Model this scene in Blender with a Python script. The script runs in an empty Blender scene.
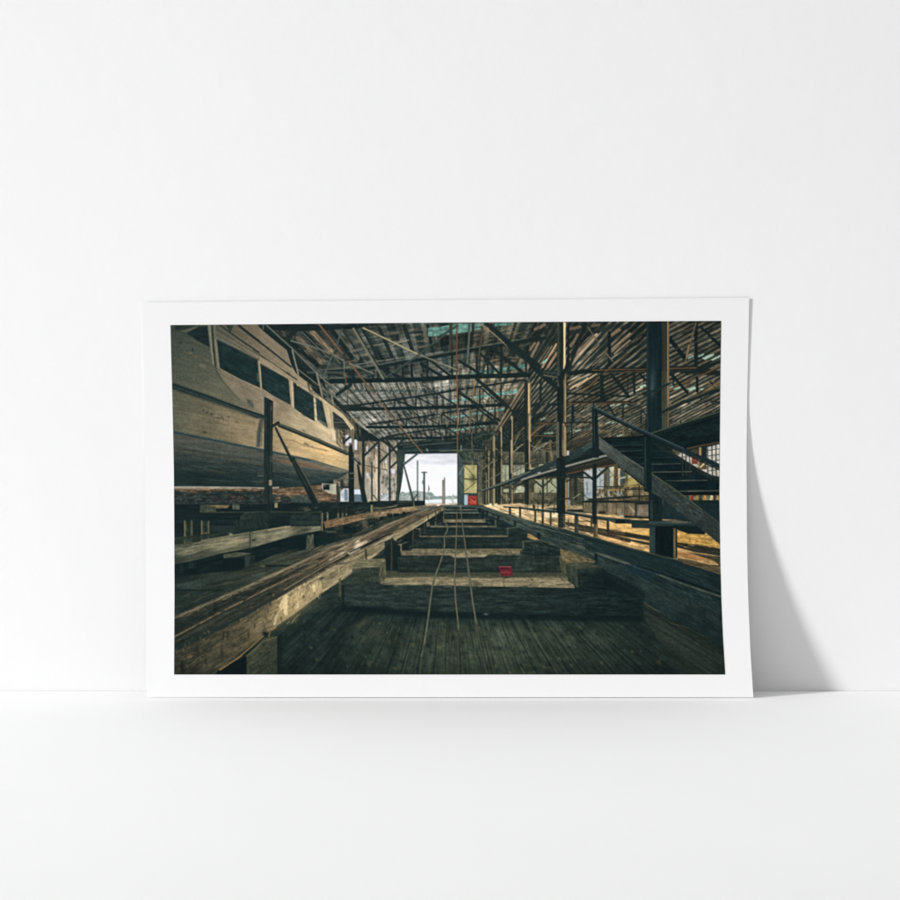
INK_GAIN = 0.94
AMB, KAZ, KEL, KR, KSIZE, KPOW = 0.300, 67.6, 16.0, 15.0, 1.6, 2580.0
# ---------------------------------------------------------------------------
# The print's picture (a boat shed seen along its slipway rails), drawn with
# numpy as ink colours on the paper.  Units are millimetres on the print face.
# ---------------------------------------------------------------------------
import numpy as np, math
PX0, PY0, PX1, PY1, PS = 166.0, 316.0, 730.0, 679.0, 2.7
PW, PH = int((PX1-PX0)*PS), int((PY1-PY0)*PS)
IMG = np.zeros((PH, PW, 3), np.float32)
GX = (PX0 + (np.arange(PW)+.5)/PS).astype(np.float32)
GY = (PY0 + (np.arange(PH)+.5)/PS).astype(np.float32)
VPX, VPY = 450.0, 499.0

def _h(i, j, s):
    n = (i.astype(np.int64)*374761393 + j.astype(np.int64)*668265263 + s*974711) & 0x7fffffff
    n = ((n ^ (n >> 13))*1274126177) & 0x7fffffff
    return ((n ^ (n >> 16)) & 0xffff).astype(np.float32)/65535.0
def vn(u, v, s=0):
    i = np.floor(u); j = np.floor(v); f = u-i; g = v-j
    f = f*f*(3-2*f); g = g*g*(3-2*g)
    a = _h(i, j, s); b = _h(i+1, j, s); c = _h(i, j+1, s); d = _h(i+1, j+1, s)
    return (a*(1-f)+b*f)*(1-g) + (c*(1-f)+d*f)*g
def fb(u, v, s=0, o=3):
    r = 0; w = .5; t = 0
    for k in range(o):
        r = r + w*vn(u*2**k, v*2**k, s+k*17); t += w; w *= .55
    return r/t
def sm(a, b, x):
    t = np.clip((x-a)/(b-a), 0, 1); return t*t*(3-2*t)

_o = [0.0, 0.0, 1.0]
def O(x, y, s=9.0): _o[:] = [x, y, s]
def tr(pts):
    p = np.asarray(pts, np.float64).reshape(-1, 2)
    return np.stack([_o[0]+p[:, 0]/_o[2], _o[1]+p[:, 1]/_o[2]], 1)
_seed = [1]

# textures: return a multiplier field about 1
def grain(amp, ang=0.0, su=8.0, sv=1.0, o=3):
    _seed[0] += 31; s = _seed[0]; c, n = math.cos(math.radians(ang)), math.sin(math.radians(ang))
    def f(X, Y):
        return 1 + amp*2*(fb((X*c+Y*n)/su, (-X*n+Y*c)/sv, s, o)-.5)*1.6
    return f
def vpgrain(amp, ka=40.0, kr=6.0, o=3):
    _seed[0] += 31; s = _seed[0]
    def f(X, Y):
        a = np.arctan2(X-VPX, np.abs(Y-VPY)+.5); r = np.log(np.hypot(X-VPX, Y-VPY)+3)
        return 1 + amp*2*(fb(a*ka, r*kr, s, o)-.5)*1.6
    return f
def mul(*fs):
    def f(X, Y):
        r = 1
        for g in fs: r = r*g(X, Y)
        return r
    return f

def grad(p0, c0, p1, c1, *more):
    """colour along p0->p1 ; extra (t, colour) stops"""
    (x0, y0), (x1, y1) = tr([p0, p1]); L = (x1-x0)**2+(y1-y0)**2
    st = sorted([(0.0, c0), (1.0, c1)]+list(more))
    ts = [t for t, _ in st]; cs = np.array([c for _, c in st], np.float32)
    def f(X, Y):
        t = ((X-x0)*(x1-x0)+(Y-y0)*(y1-y0))/L
        return np.stack([np.interp(t, ts, cs[:, k]) for k in range(3)], -1).astype(np.float32)
    return f

def _blend(sl, X, Y, m, col, tex):
    c = col(X, Y) if callable(col) else np.asarray(col, np.float32)
    if tex is not None:
        c = c*tex(X, Y)[..., None]
    IMG[sl] = IMG[sl]*(1-m[..., None]) + c*m[..., None]

def _poly_abs(p, col, a=1.0, tex=None, soft=0.0, afn=None):
    pad = soft+1
    i0 = max(0, int((p[:, 0].min()-pad-PX0)*PS)); i1 = min(PW, int((p[:, 0].max()+pad-PX0)*PS)+2)
    j0 = max(0, int((p[:, 1].min()-pad-PY0)*PS)); j1 = min(PH, int((p[:, 1].max()+pad-PY0)*PS)+2)
    if i1 <= i0 or j1 <= j0: return
    X, Y = np.meshgrid(GX[i0:i1], GY[j0:j1])
    ins = np.zeros(X.shape, bool); d2 = np.full(X.shape, 1e9, np.float32)
    n = len(p)
    for k in range(n):
        x0, y0 = p[k]; x1, y1 = p[(k+1) % n]
        if y0 != y1:
            cr = ((y0 > Y) != (y1 > Y)) & (X < (x1-x0)*(Y-y0)/(y1-y0)+x0)
            ins ^= cr
        L = (x1-x0)**2+(y1-y0)**2+1e-9
        t = np.clip(((X-x0)*(x1-x0)+(Y-y0)*(y1-y0))/L, 0, 1)
        d2 = np.minimum(d2, (X-x0-t*(x1-x0))**2+(Y-y0-t*(y1-y0))**2)
    d = np.sqrt(d2); d = np.where(ins, d, -d)
    w = max(soft, .28)
    m = np.clip(d/(2*w)+.5, 0, 1).astype(np.float32)*a
    if afn is not None: m = m*afn(X, Y)
    _blend((slice(j0, j1), slice(i0, i1)), X, Y, m, col, tex)
def P(pts, col, a=1.0, tex=None, soft=0.0, afn=None): _poly_abs(tr(pts), col, a, tex, soft, afn)

def L(pts, w, col, w2=None, a=1.0, tex=None, soft=0.0):
    """polyline of width w (w2 at the end)"""
    p = tr(pts); n = len(p); w2 = w if w2 is None else w2
    q = np.hypot(*np.diff(p, axis=0).T); cum = np.concatenate([[0], np.cumsum(q)]); cum /= cum[-1]
    i0 = max(0, int((p[:, 0].min()-w-w2-1-PX0)*PS)); i1 = min(PW, int((p[:, 0].max()+w+w2+1-PX0)*PS)+2)
    j0 = max(0, int((p[:, 1].min()-w-w2-1-PY0)*PS)); j1 = min(PH, int((p[:, 1].max()+w+w2+1-PY0)*PS)+2)
    if i1 <= i0 or j1 <= j0: return
    X, Y = np.meshgrid(GX[i0:i1], GY[j0:j1]); m = np.zeros(X.shape, np.float32)
    for k in range(n-1):
        x0, y0 = p[k]; x1, y1 = p[k+1]; LL = (x1-x0)**2+(y1-y0)**2+1e-9
        t = np.clip(((X-x0)*(x1-x0)+(Y-y0)*(y1-y0))/LL, 0, 1)
        d = np.hypot(X-x0-t*(x1-x0), Y-y0-t*(y1-y0))
        ww = (w+(w2-w)*(cum[k]+t*(cum[k+1]-cum[k])))/2
        s = max(soft, .28)
        m = np.maximum(m, np.clip((ww-d)/(2*s)+.5, 0, 1)*np.minimum(1, ww*2/.6))
    _blend((slice(j0, j1), slice(i0, i1)), X, Y, (m*a).astype(np.float32), col, tex)
def R(x0, y0, x1, y1, col, **k): P([(x0, y0), (x1, y0), (x1, y1), (x0, y1)], col, **k)
def blob(x, y, rx, ry, col, a=1.0, ang=0.0):
    (cx, cy), = tr([(x, y)]); rx /= _o[2]; ry /= _o[2]
    M = max(rx, ry)*2.2
    i0 = max(0, int((cx-M-PX0)*PS)); i1 = min(PW, int((cx+M-PX0)*PS)+2)
    j0 = max(0, int((cy-M-PY0)*PS)); j1 = min(PH, int((cy+M-PY0)*PS)+2)
    if i1 <= i0 or j1 <= j0: return
    X, Y = np.meshgrid(GX[i0:i1], GY[j0:j1]); c, s = math.cos(math.radians(ang)), math.sin(math.radians(ang))
    u = ((X-cx)*c+(Y-cy)*s)/rx; v = (-(X-cx)*s+(Y-cy)*c)/ry
    m = np.exp(-(u*u+v*v)*1.1)*a
    _blend((slice(j0, j1), slice(i0, i1)), X, Y, m.astype(np.float32), col, None)
rng = np.random.default_rng(7)
def strokes(x0, y0, x1, y1, n, cols, ang=0.0, jit=5.0, ln=(20, 60), w=(.4, .9), a=(.3, .8), vp=False):
    """many short marks inside a box (local units)"""
    for _ in range(n):
        x = rng.uniform(x0, x1); y = rng.uniform(y0, y1); l = rng.uniform(*ln)
        th = math.radians(ang+rng.uniform(-jit, jit))
        if vp:
            ax, ay = tr([(x, y)])[0]; th = math.atan2(ay-VPY, ax-VPX)+math.radians(rng.uniform(-jit, jit))
        c = cols[rng.integers(len(cols))]
        L([(x, y), (x+l*math.cos(th), y+l*math.sin(th))], rng.uniform(*w), c, a=rng.uniform(*a))

DK = (30, 39, 38); DK2 = (38, 46, 44); BLK = (19, 29, 30)

def picture():
    # ---- ground tone
    O(0, 0, 1)
    R(160, 310, 740, 690, (34, 42, 40))

    # ================= ROOF, LEFT BAY =================
    t1 = vpgrain(.18, 60, 10); t2 = grain(.30, -8, 9, 1.3); big = grain(.30, 20, 22, 16, 2)
    def roofL(X, Y):
        dy = np.maximum(499-Y, 20); aa = (X-450)/dy
        near = 1-sm(362, 378, Y + (X-450)*.12)
        pit = np.where(near > .5, .154, .077)
        f = np.abs(((aa+.42)/pit) % 1-.5)*2          # 0 at stripe centre
        lightness = sm(.25, .42, f)
        right = sm(430, 500, X)
        cn = np.array([84, 83, 78], np.float32)*(1-right[..., None]) + np.array([98, 90, 76], np.float32)*right[..., None]
        cf = np.array([136, 129, 120], np.float32)*(1-right[..., None]) + np.array([146, 124, 98], np.float32)*right[..., None]
        c = cn*near[..., None]+cf*(1-near[..., None])
        d = np.array([46, 51, 49], np.float32)*near[..., None]+np.array([76, 76, 72], np.float32)*(1-near[..., None])
        pur = .5+.5*np.sin((Y+(X-450)*.10)*(1.15*(499-330)/np.maximum(499-Y, 40)))
        lightness = lightness*(.72+.28*pur)
        return d+(c-d)*lightness[..., None]
    P([(256, 317), (575, 317), (545, 372), (527, 400), (497, 440), (470, 452), (398, 454), (384, 442), (358, 425), (330, 392), (296, 345)], roofL, tex=mul(t1, t2, big))
    # darker, boarded part near the top left
    P([(256, 317), (352, 317), (345, 380), (310, 372)], (52, 54, 50), a=.55, tex=grain(.3, 30, 14, 3), soft=4)
    O(260, 318)
    for (a, b, w, c) in [((470, 125), (640, 300), 5.2, (128, 106, 84)), ((340, 180), (560, 400), 5.0, (104, 88, 74)), ((690, 110), (860, 360), 8, (86, 82, 74)),
                         ((180, 130), (290, 180), 5, (66, 64, 58)), ((810, 100), (900, 230), 6, (84, 80, 74))]:
        L([a, b], w, c, tex=grain(.35, 50, 7, 1.2))
    for (a, b) in [((640, 100), (830, 360)), ((400, 140), (640, 380)), ((270, 200), (520, 430))]:
        L([a, b], 4.2, (36, 43, 42), tex=grain(.2, 50, 6, 1))
    strokes(330, 180, 620, 420, 60, [(150, 122, 98), (120, 100, 82), (40, 46, 44)], 40, 8, (15, 50), (.4, 1), (.3, .7))
    P([(0, 60), (900, 60), (900, 95), (400, 118), (0, 100)], (34, 41, 40), tex=grain(.15, 0, 12, 1))
    # crumpled sheet highlights
    O(350, 318)
    for (x, y, rx, ry) in [(400, 135, 60, 12), (450, 208, 80, 10), (230, 243, 55, 8), (600, 150, 50, 9), (590, 215, 60, 7), (330, 190, 50, 8), (60, 290, 70, 8), (140, 330, 60, 12), (560, 105, 45, 8), (380, 275, 50, 7), (90, 210, 50, 20), (640, 260, 50, 9)]:
        blob(x, y, rx, ry, (158, 138, 118), .62, -10)
        blob(x+6, y+24, rx, ry*1.2, (46, 52, 50), .55, -10)
    strokes(0, 100, 780, 300, 130, [(130, 118, 104), (50, 56, 54), (104, 92, 78), (44, 50, 50)], -9, 7, (20, 70), (.4, 1), (.25, .6))
    for (a, b, w) in [((265, 95), (415, 435), 3.6), ((490, 75), (565, 300), 3.8), ((700, 70), (745, 310), 3.0), ((120, 120), (330, 480), 2.2)]:
        L([a, b], w, (40, 47, 46), tex=grain(.15, 70, 6, 1))
    L([(660, 75), (690, 200)], 1.6, (112, 92, 76)); L([(770, 75), (775, 190)], 2, (116, 92, 74))
    # far bays: comb of purlin ends
    O(350, 318)
    for k in range(20):
        x = 20+k*46
        L([(x, 590), (x+38, 675)], 1.0, (190, 168, 146), a=.8)
        blob(x+30, 655, 17, 13, (40, 58, 60), .85)
        blob(x+64, 628, 12, 10, (50, 62, 62), .6)
    O(300, 400, 5.625)
    for k in range(15):
        x = 190+k*47
        blob(x, 110-k*3.0, 12, 7, (40, 54, 55), .8); blob(x+22, 88-k*3.0, 12, 6, (54, 62, 60), .7)
        L([(x-60, 62), (x-18, 128-k*2.8)], .9, (186, 166, 146), a=.55)
    strokes(380, 60, 890, 290, 170, [(176, 154, 138), (46, 56, 56), (148, 128, 112), (38, 48, 48)], 75, 20, (8, 26), (.5, 1.1), (.35, .8))
    O(420, 318, 5.625)
    strokes(10, 470, 500, 760, 230, [(178, 140, 100), (50, 58, 54), (160, 128, 98), (36, 44, 42)], 95, 18, (10, 34), (.5, 1.2), (.35, .8))

    # skylight sheets
    mint = (98, 138, 128); mt = mul(grain(.24, -8, 5, 1.4), grain(.16, 95, 4, .9))
    O(440, 318)
    P([(-110, 90), (0, 78), (150, 50), (400, 42), (378, 96), (270, 124), (0, 160), (-107, 165)], mint, tex=mt)
    P([(490, 42), (662, 42), (640, 62), (490, 74)], (84, 126, 112), tex=mt)
    P([(280, 487), (560, 446), (770, 410), (765, 452), (440, 497), (290, 506)], (84, 122, 112), tex=mt)
    O(440, 380)
    for q in ([(55, 192), (390, 132), (705, 84), (694, 116), (400, 160), (60, 212)],
              [(78, 336), (340, 290), (585, 250), (578, 272), (340, 306), (82, 350)],
              [(90, 454), (240, 430), (412, 405), (400, 420), (240, 446), (95, 468)],
              [(300, 492), (485, 470), (480, 486), (310, 502)]):
        P(q, (112, 150, 140), tex=mt)
    O(440, 318)
    for x0, x1, y0, y1 in [(98, 108, 45, 330), (300, 285, 45, 300), (380, 350, 80, 470), (465, 440, 60, 300), (500, 468, 300, 500), (560, 540, 320, 560), (660, 610, 300, 480), (415, 385, 330, 500), (680, 630, 45, 210), (860, 790, 45, 170), (770, 740, 220, 350), (860, 800, 220, 340), (720, 680, 330, 430)]:
        L([(x0, y0), (x1, y1)], 2.6, (46, 50, 46), tex=grain(.2, 90, 6, 1), a=.9)
    strokes(250, 90, 800, 260, 120, [(140, 108, 80), (60, 60, 54), (160, 124, 92), (40, 46, 44)], -10, 8, (20, 60), (.5, 1.1), (.3, .7))
    strokes(300, 310, 760, 430, 90, [(150, 116, 88), (58, 60, 54), (130, 108, 88)], -10, 10, (14, 40), (.5, 1.0), (.3, .7))
    O(440, 380)
    for k in range(13):
        x = 70+k*52
        L([(x+14, 0), (x-4, 480)], .9, (52, 60, 58), a=.55)
    O(0, 0, 1)
    # ================= ROOF, RIGHT BAY =================
    g1 = grain(.32, -40, 26, 12, 2); g2 = grain(.20, -30, 5, 1.2, 2)
    def roofR(X, Y):
        th = np.arctan2(X-450, 499-Y)
        wob = .004*(vn(X/9, Y/9, 5)-.5)
        f = np.abs(((th+wob)/.0245) % 1-.5)*2
        l = sm(.50, .78, f)
        f2 = np.abs(((th*2.63+wob*3)/.0245) % 1-.5)*2
        l = np.clip(l*.85+.30*sm(.6, .9, f2)*(vn(th*90, Y/14, 9)), 0, 1)
        # lower bays: flatter, regular corrugation
        per = np.where(Y < 403, 4.1, np.where(Y < 421, 3.1, 2.5)); per = np.where((X > 668) & (Y < 372), 5.0, per)
        fz = np.abs(((Y+.52*(X-450)+.5*vn(X/16, Y/9, 4))/per) % 1-.5)*2
        z2 = np.maximum(sm(371, 374, Y)*sm(566, 574, X), (X > 668)*1.0)
        l = l*(1-z2)+z2*sm(.26, .58, fz)*(.74+.5*vn(X/11, Y/4, 6))
        low = sm(398, 440, Y)
        c = (np.array([140, 124, 104], np.float32)+z2[..., None]*np.array([14, 10, 6], np.float32))*(1-.38*low[..., None])
        c = c*(1-.25*sm(640, 690, X)*(1-sm(360, 380, Y)))[..., None]
        d = np.array([37, 42, 39], np.float32)
        row = .75+.25*np.sin(Y*.9+X*.35)
        return d+(c-d)*(l*row)[..., None]
    P([(532, 317), (724, 317), (724, 460), (560, 460), (500, 446), (503, 420), (528, 380)], roofR, tex=mul(g1, g2))
    P([(503, 446), (724, 430), (724, 462), (500, 470)], (66, 56, 44), a=.65, tex=grain(.5, -25, 9, 2), soft=5)
    for k in range(200):
        x = rng.uniform(545, 722); y = rng.uniform(322, 445); th = math.atan2(y-VPY, x-VPX); l = rng.uniform(4, 22)
        c = ((24, 32, 31), (30, 38, 36), (188, 156, 124), (120, 98, 78), (78, 68, 56))[rng.integers(5)]
        if y > 372 or x > 668: th = -.48+rng.uniform(-.04, .04); l *= .7
        L([(x, y), (x+l*math.cos(th), y+l*math.sin(th))], rng.uniform(.3, .8), c, a=rng.uniform(.4, .9))
    for k in range(46):
        x = rng.uniform(560, 715); y = rng.uniform(360, 440); th = math.radians(rng.choice([-90, 52, -20, 90, 3])); l = rng.uniform(5, 18)
        L([(x, y), (x+l*math.cos(th), y+l*math.sin(th))], rng.uniform(.7, 1.8), (30, 38, 37), a=.85)
    # left joists of the right slope (steeper, dark)
    O(530, 318)
    P([(0, 40), (250, 40), (245, 230), (70, 440), (0, 370)], (44, 46, 42), a=.72, tex=grain(.25, -55, 9, 1.2), soft=2)
    for a, b, w, c in [((8, 360), (75, 225), 2.4, (140, 114, 92)), ((112, 440), (238, 235), 2.0, (180, 140, 104)), ((160, 440), (242, 312), 2.6, (150, 116, 90)), ((0, 290), (45, 225), 1.6, (150, 116, 90)),
                       ((50, 100), (130, 60), 3, (122, 96, 76)), ((60, 420), (170, 260), 1.1, (130, 110, 88)), ((90, 430), (200, 250), .8, (150, 124, 98)),
                       ((115, 405), (150, 375), 1.6, (120, 190, 160))]:
        L([a, b], w, c, tex=grain(.2, -55, 7, 1))
    P([(330, 40), (560, 40), (900, 60), (900, 90), (520, 150), (330, 160)], (42, 46, 43), a=.7, tex=grain(.3, -40, 8, 1.5), soft=2)
    for a, b, w, c in [((372, 415), (600, 150), 3.0, (180, 152, 122)), ((465, 445), (705, 195), 1.6, (196, 166, 132)), ((420, 325), (570, 165), 2.6, (128, 106, 86)), ((370, 255), (430, 150), 2.6, (122, 100, 82)),
                       ((350, 100), (450, 80), 3, (110, 88, 72)), ((560, 70), (620, 60), 3, (96, 80, 68)), ((380, 480), (620, 240), .9, (168, 140, 112)), ((730, 165), (800, 110), 4.2, (138, 108, 84)),
                       ((560, 430), (690, 320), .9, (150, 124, 100)), ((740, 280), (900, 140), 2.0, (170, 134, 104)), ((760, 320), (900, 200), 1.6, (160, 128, 100)), ((420, 620), (600, 500), 1.3, (200, 166, 126)), ((360, 640), (520, 540), 1.2, (196, 160, 122)), ((350, 600), (450, 530), .9, (190, 156, 120))]:
        L([a, b], w, c, tex=grain(.15, -45, 7, 1))
    P([(440, 470), (860, 110), (900, 90), (900, 60), (700, 190)], (40, 45, 42), a=.85, tex=grain(.2, -42, 9, .8))
    for k in range(6):
        L([(500+k*16, 452-k*6), (840+k*12, 130+k*4)], .5, (104, 92, 76), a=.45)
    # skylight glints
    O(625, 318)
    for q in ([(560, 362), (622, 330), (615, 345), (570, 368)], [(655, 345), (712, 316), (705, 335), (660, 352)], [(692, 362), (760, 330), (805, 320), (795, 340), (720, 378)], [(770, 378), (860, 330), (860, 350), (790, 384)],
              [(398, 625), (440, 606), (430, 622), (400, 634)], [(435, 640), (500, 612), (505, 625), (450, 645)], [(560, 640), (630, 615), (640, 632), (590, 655)], [(665, 640), (715, 630), (690, 652)], [(760, 668), (850, 630), (850, 650)], [(130, 615), (185, 595), (185, 610), (140, 628)]):
        P(q, (176, 214, 190), a=.9)
    O(530, 380)
    for x, y in [(735, 230), (790, 222), (850, 235), (700, 385), (760, 380), (820, 385), (385, 455), (430, 455), (120, 350), (180, 480), (150, 478), (820, 495)]:
        L([(x-20, y+7), (x+22, y-7)], 1.3, (178, 208, 182), a=.8)
    strokes(350, 230, 900, 520, 210, [(170, 134, 98), (120, 94, 70), (30, 38, 36), (36, 42, 40), (150, 130, 100)], -32, 10, (12, 44), (.5, 1.1), (.35, .85))
    strokes(0, 300, 560, 520, 130, [(150, 116, 84), (100, 80, 62), (30, 38, 36), (34, 42, 40)], -35, 25, (10, 44), (.4, 1.0), (.35, .85))
    O(530, 318)
    # trusses of the right bay
    P([(340, 480), (500, 460), (900, 448), (900, 492), (500, 500), (340, 520)], (34, 40, 37), tex=grain(.2, 0, 12, .8))
    L([(560, 470), (900, 462)], .8, (128, 88, 56)); L([(700, 492), (900, 488)], .6, (112, 80, 54))
    L([(460, 672), (700, 470), (905, 300)], 1.1, (106, 76, 54)); L([(470, 676), (710, 478)], .8, (52, 40, 32))
    P([(630, 510), (662, 510), (662, 680), (632, 680)], (33, 40, 38))
    L([(740, 515), (860, 670)], 3.0, (34, 40, 38)); L([(715, 130), (715, 420)], 3.0, (32, 38, 36))
    L([(520, 80), (605, 205)], 1.2, (110, 96, 78)); L([(680, 310), (745, 390)], 1.4, (112, 98, 80))
    L([(500, 45), (340, 480)], 3.4, (40, 44, 42), tex=grain(.2, -65, 8, 1)); L([(345, 60), (345, 430)], 2.2, (34, 40, 40))
    O(625, 318)
    P([(0, 448), (195, 440), (195, 475), (0, 485)], (34, 38, 35)); L([(0, 464), (190, 462)], .9, (112, 80, 56)); L([(0, 482), (190, 480)], .7, (100, 70, 48))
    P([(395, 430), (650, 430), (860, 480), (860, 520), (560, 500), (395, 480)], (34, 40, 38), a=.85, tex=grain(.3, -10, 9, 1.2))
    L([(395, 456), (645, 448)], .9, (134, 84, 50))
    L([(405, 190), (545, 370)], 4.2, (28, 37, 38)); L([(640, 40), (640, 420)], 3.4, (30, 38, 38)); L([(760, 160), (860, 250)], 3.0, (30, 37, 37)); L([(680, 80), (780, 170)], 2.2, (30, 37, 37))
    L([(640, 38), (540, 405)], 1.3, (118, 96, 74)); L([(575, 240), (552, 360)], 1.2, (166, 122, 84))
    L([(398, 300), (700, 190), (860, 150)], 1.0, (72, 70, 58))
    L([(560, 500), (865, 390)], 3.0, (34, 40, 40)); L([(398, 645), (640, 540), (865, 428)], 1.3, (118, 80, 52))
    L([(410, 500), (560, 670)], 3, (32, 39, 38)); L([(650, 540), (650, 660)], 2.6, (32, 38, 37)); L([(80, 495), (85, 675)], 2.4, (34, 40, 38)); L([(130, 500), (185, 560)], 2.4, (32, 38, 38))
    L([(700, 670), (860, 570)], 1.5, (150, 112, 74))
    O(530, 380)
    L([(330, 205), (560, 205), (905, 200)], 2.6, (40, 36, 31)); L([(345, 213), (905, 207)], .9, (114, 82, 58))
    L([(340, 218), (600, 0)], 1.1, (110, 80, 56)); L([(0, 500), (250, 300)], 1.1, (112, 82, 58)); L([(330, 470), (575, 210)], 1.6, (84, 84, 78)); L([(340, 570), (560, 410)], 1.2, (78, 76, 66)); L([(360, 560), (550, 455)], .8, (132, 92, 58))
    L([(330, 120), (900, 150)], 2.0, (38, 43, 40)); L([(0, 225), (250, 220)], 2.6, (38, 43, 41)); L([(0, 390), (560, 380)], 1.6, (48, 44, 36)); L([(10, 385), (250, 395)], .7, (120, 84, 54))
    L([(385, 230), (385, 370)], 3.0, (34, 41, 40)); L([(375, 370), (375, 600)], 1.6, (38, 43, 40)); L([(95, 0), (95, 190)], 2, (36, 42, 40)); L([(645, 0), (645, 190)], 3.4, (34, 40, 38)); L([(780, 0), (890, 150)], 2.8, (34, 40, 38))
    L([(700, 220), (760, 320)], 2, (36, 42, 39)); L([(838, 220), (838, 330)], 1.8, (36, 42, 39))
    L([(30, 390), (165, 240)], 3.2, (38, 44, 42)); L([(0, 330), (170, 160)], 2.2, (46, 50, 46)); L([(60, 300), (150, 215)], .9, (150, 120, 92))
    R(0, 490, 250, 580, (38, 44, 41), a=.85, tex=grain(.3, 0, 9, 1)); L([(0, 500), (250, 505)], .8, (112, 82, 56))
    R(330, 540, 560, 600, (60, 52, 42), a=.6, tex=grain(.4, -10, 8, 1))
    L([(600, 480), (900, 470)], 1.0, (100, 78, 54)); L([(785, 500), (790, 540)], 1, (176, 150, 110)); L([(840, 430), (840, 520)], 1.6, (124, 96, 66))

    # ================= TRUSSES, LEFT BAY =================
    O(0, 0, 1)
    # (bottom chord pts, top chord pts, chord thickness)
    TR = [([(325, 381.5), (420, 379.4), (458, 377), (528, 375)], [(318, 373), (372, 368), (420, 359.5), (491, 347), (545, 338)], 4.6, 3.2),
          ([(348, 409.5), (420, 408), (458, 406.6), (503, 405)], [(356, 405.5), (420, 396), (458, 390), (524, 380)], 3.2, 2.0),
          ([(367, 427.2), (420, 427), (458, 425.6), (497, 423)], [(369, 424.5), (420, 417), (458, 410.8), (500, 404)], 2.6, 1.6),
          ([(384, 438.4), (420, 438.2), (458, 437), (492, 435.5)], [(386, 436.5), (420, 431), (458, 426.5), (493, 421)], 2.2, 1.4),
          ([(389, 446.5), (420, 445.5), (458, 443.5), (486, 442)], [(390, 444.5), (420, 441), (458, 437), (486, 433)], 2.2, 1.3)]
    def yl(pts, x): return float(np.interp(x, [p[0] for p in pts], [p[1] for p in pts]))
    for bi, (bc, tc, wb, wt) in enumerate(TR):
        x0, x1 = bc[0][0], bc[-1][0]
        n = 8 if bi == 0 else 7
        if bi == 0:
            L([(x, y-2.6) for x, y in tc], 1.2, (112, 112, 104), a=.6)
        L(tc, wt, (34, 42, 42), tex=grain(.15, -8, 8, 1))
        xs = np.linspace(x0+4, x1-2, n+1)
        for k, x in enumerate(xs):
            if yl(bc, x)-yl(tc, x) > 3:
                L([(x, yl(tc, x)), (x, yl(bc, x))], wb*.46, (34, 42, 41))
                if k < n and k % 2 == 0:
                    L([(x, yl(tc, x)), (xs[k+1], yl(bc, xs[k+1]))], wb*.5, (35, 43, 41))
                elif k < n and bi > 0 and rng.random() < .7:
                    L([(x, yl(tc, x)), (xs[k+1], yl(bc, xs[k+1]))], wb*.4, (38, 45, 43))
        L(bc, wb, (30, 39, 39), tex=grain(.12, 0, 10, 1))
    O(350, 318)
    for k in range(9):
        L([(60+k*88, 418-k*13), (130+k*88, 408-k*13)], 1.1, (136, 134, 122), a=.75)
    L([(0, 462), (150, 440), (400, 395)], 1.0, (96, 96, 88), a=.7)
    L([(300, 470), (460, 530)], 2.2, (36, 43, 42)); L([(640, 415), (820, 520)], 3.0, (34, 42, 41)); L([(555, 420), (555, 520)], 2.4, (34, 41, 40)); L([(212, 480), (212, 540)], 1.8, (36, 43, 42))
    O(0, 0, 1)
    for k in range(150):
        x = rng.uniform(350, 520); y = rng.uniform(384, 446); r = rng.random()
        if x < 450-(449-y)*1.4 or x > 455+(499-y)*.55: continue
        th = math.radians((90, 88, 35, -6, -6)[rng.integers(5)]); l = rng.uniform(3, 9)
        L([(x, y), (x+l*math.cos(th), y+l*math.sin(th))], rng.uniform(.4, .9), (34, 42, 41) if r < .7 else (176, 162, 146), a=rng.uniform(.5, .9))
    # dark deep end above the door
    O(350, 440)
    P([(340, 55), (500, 45), (640, 15), (960, -10), (1100, 0), (1230, 20), (1230, 110), (960, 122), (480, 130), (410, 100)], (40, 49, 49), tex=grain(.25, -4, 8, 1.2))
    L([(480, 62), (700, 40), (960, 20)], .7, (110, 102, 94), a=.6); L([(500, 98), (960, 88)], .7, (84, 90, 86), a=.7); L([(690, 80), (700, 100)], 1, (170, 170, 165), a=.7)
    L([(480, 125), (960, 118)], 1.8, (33, 42, 44))
    O(440, 380)
    P([(170, 470), (480, 470), (640, 560), (640, 675), (170, 675), (160, 560)], (40, 48, 45), a=.8, tex=grain(.35, 10, 6, 1.4), soft=1.5)
    strokes(170, 500, 640, 675, 70, [(96, 92, 80), (30, 38, 37), (110, 96, 78), (28, 36, 36)], 15, 50, (30, 110), (.4, .9), (.3, .8))
    L([(0, 640), (330, 625), (500, 640)], .8, (118, 116, 106), a=.7); L([(190, 590), (190, 650)], .8, (150, 148, 140))
    # long diagonal rods and hangers
    O(350, 318)
    L([(30, 95), (300, 545)], 2.1, (118, 112, 94)); L([(46, 92), (312, 535)], 1.0, (48, 50, 44))
    L([(120, 92), (400, 225), (610, 325)], 2.0, (176, 152, 116), 1.4); L([(610, 325), (900, 440)], 1.3, (128, 118, 98), 1.1); L([(120, 100), (400, 234)], .6, (60, 54, 44))
    L([(320, 535), (620, 330), (720, 250), (900, 115)], 1.4, (70, 76, 72)); L([(340, 542), (620, 345)], .7, (44, 50, 48))
    L([(0, 400), (220, 690)], 1.5, (116, 82, 60))
    L([(20, 420), (210, 500)], 1.3, (112, 108, 94)); L([(380, 250), (420, 225), (530, 198)], .8, (176, 156, 130))
    L([(900, 60), (905, 300)], 1.8, (74, 64, 54))
    O(260, 318)
    L([(530, 55), (745, 325)], 1.8, (128, 88, 64)); L([(745, 330), (810, 400)], 1.6, (70, 56, 46)); L([(800, 395), (900, 520)], 1.7, (124, 86, 62))
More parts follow.
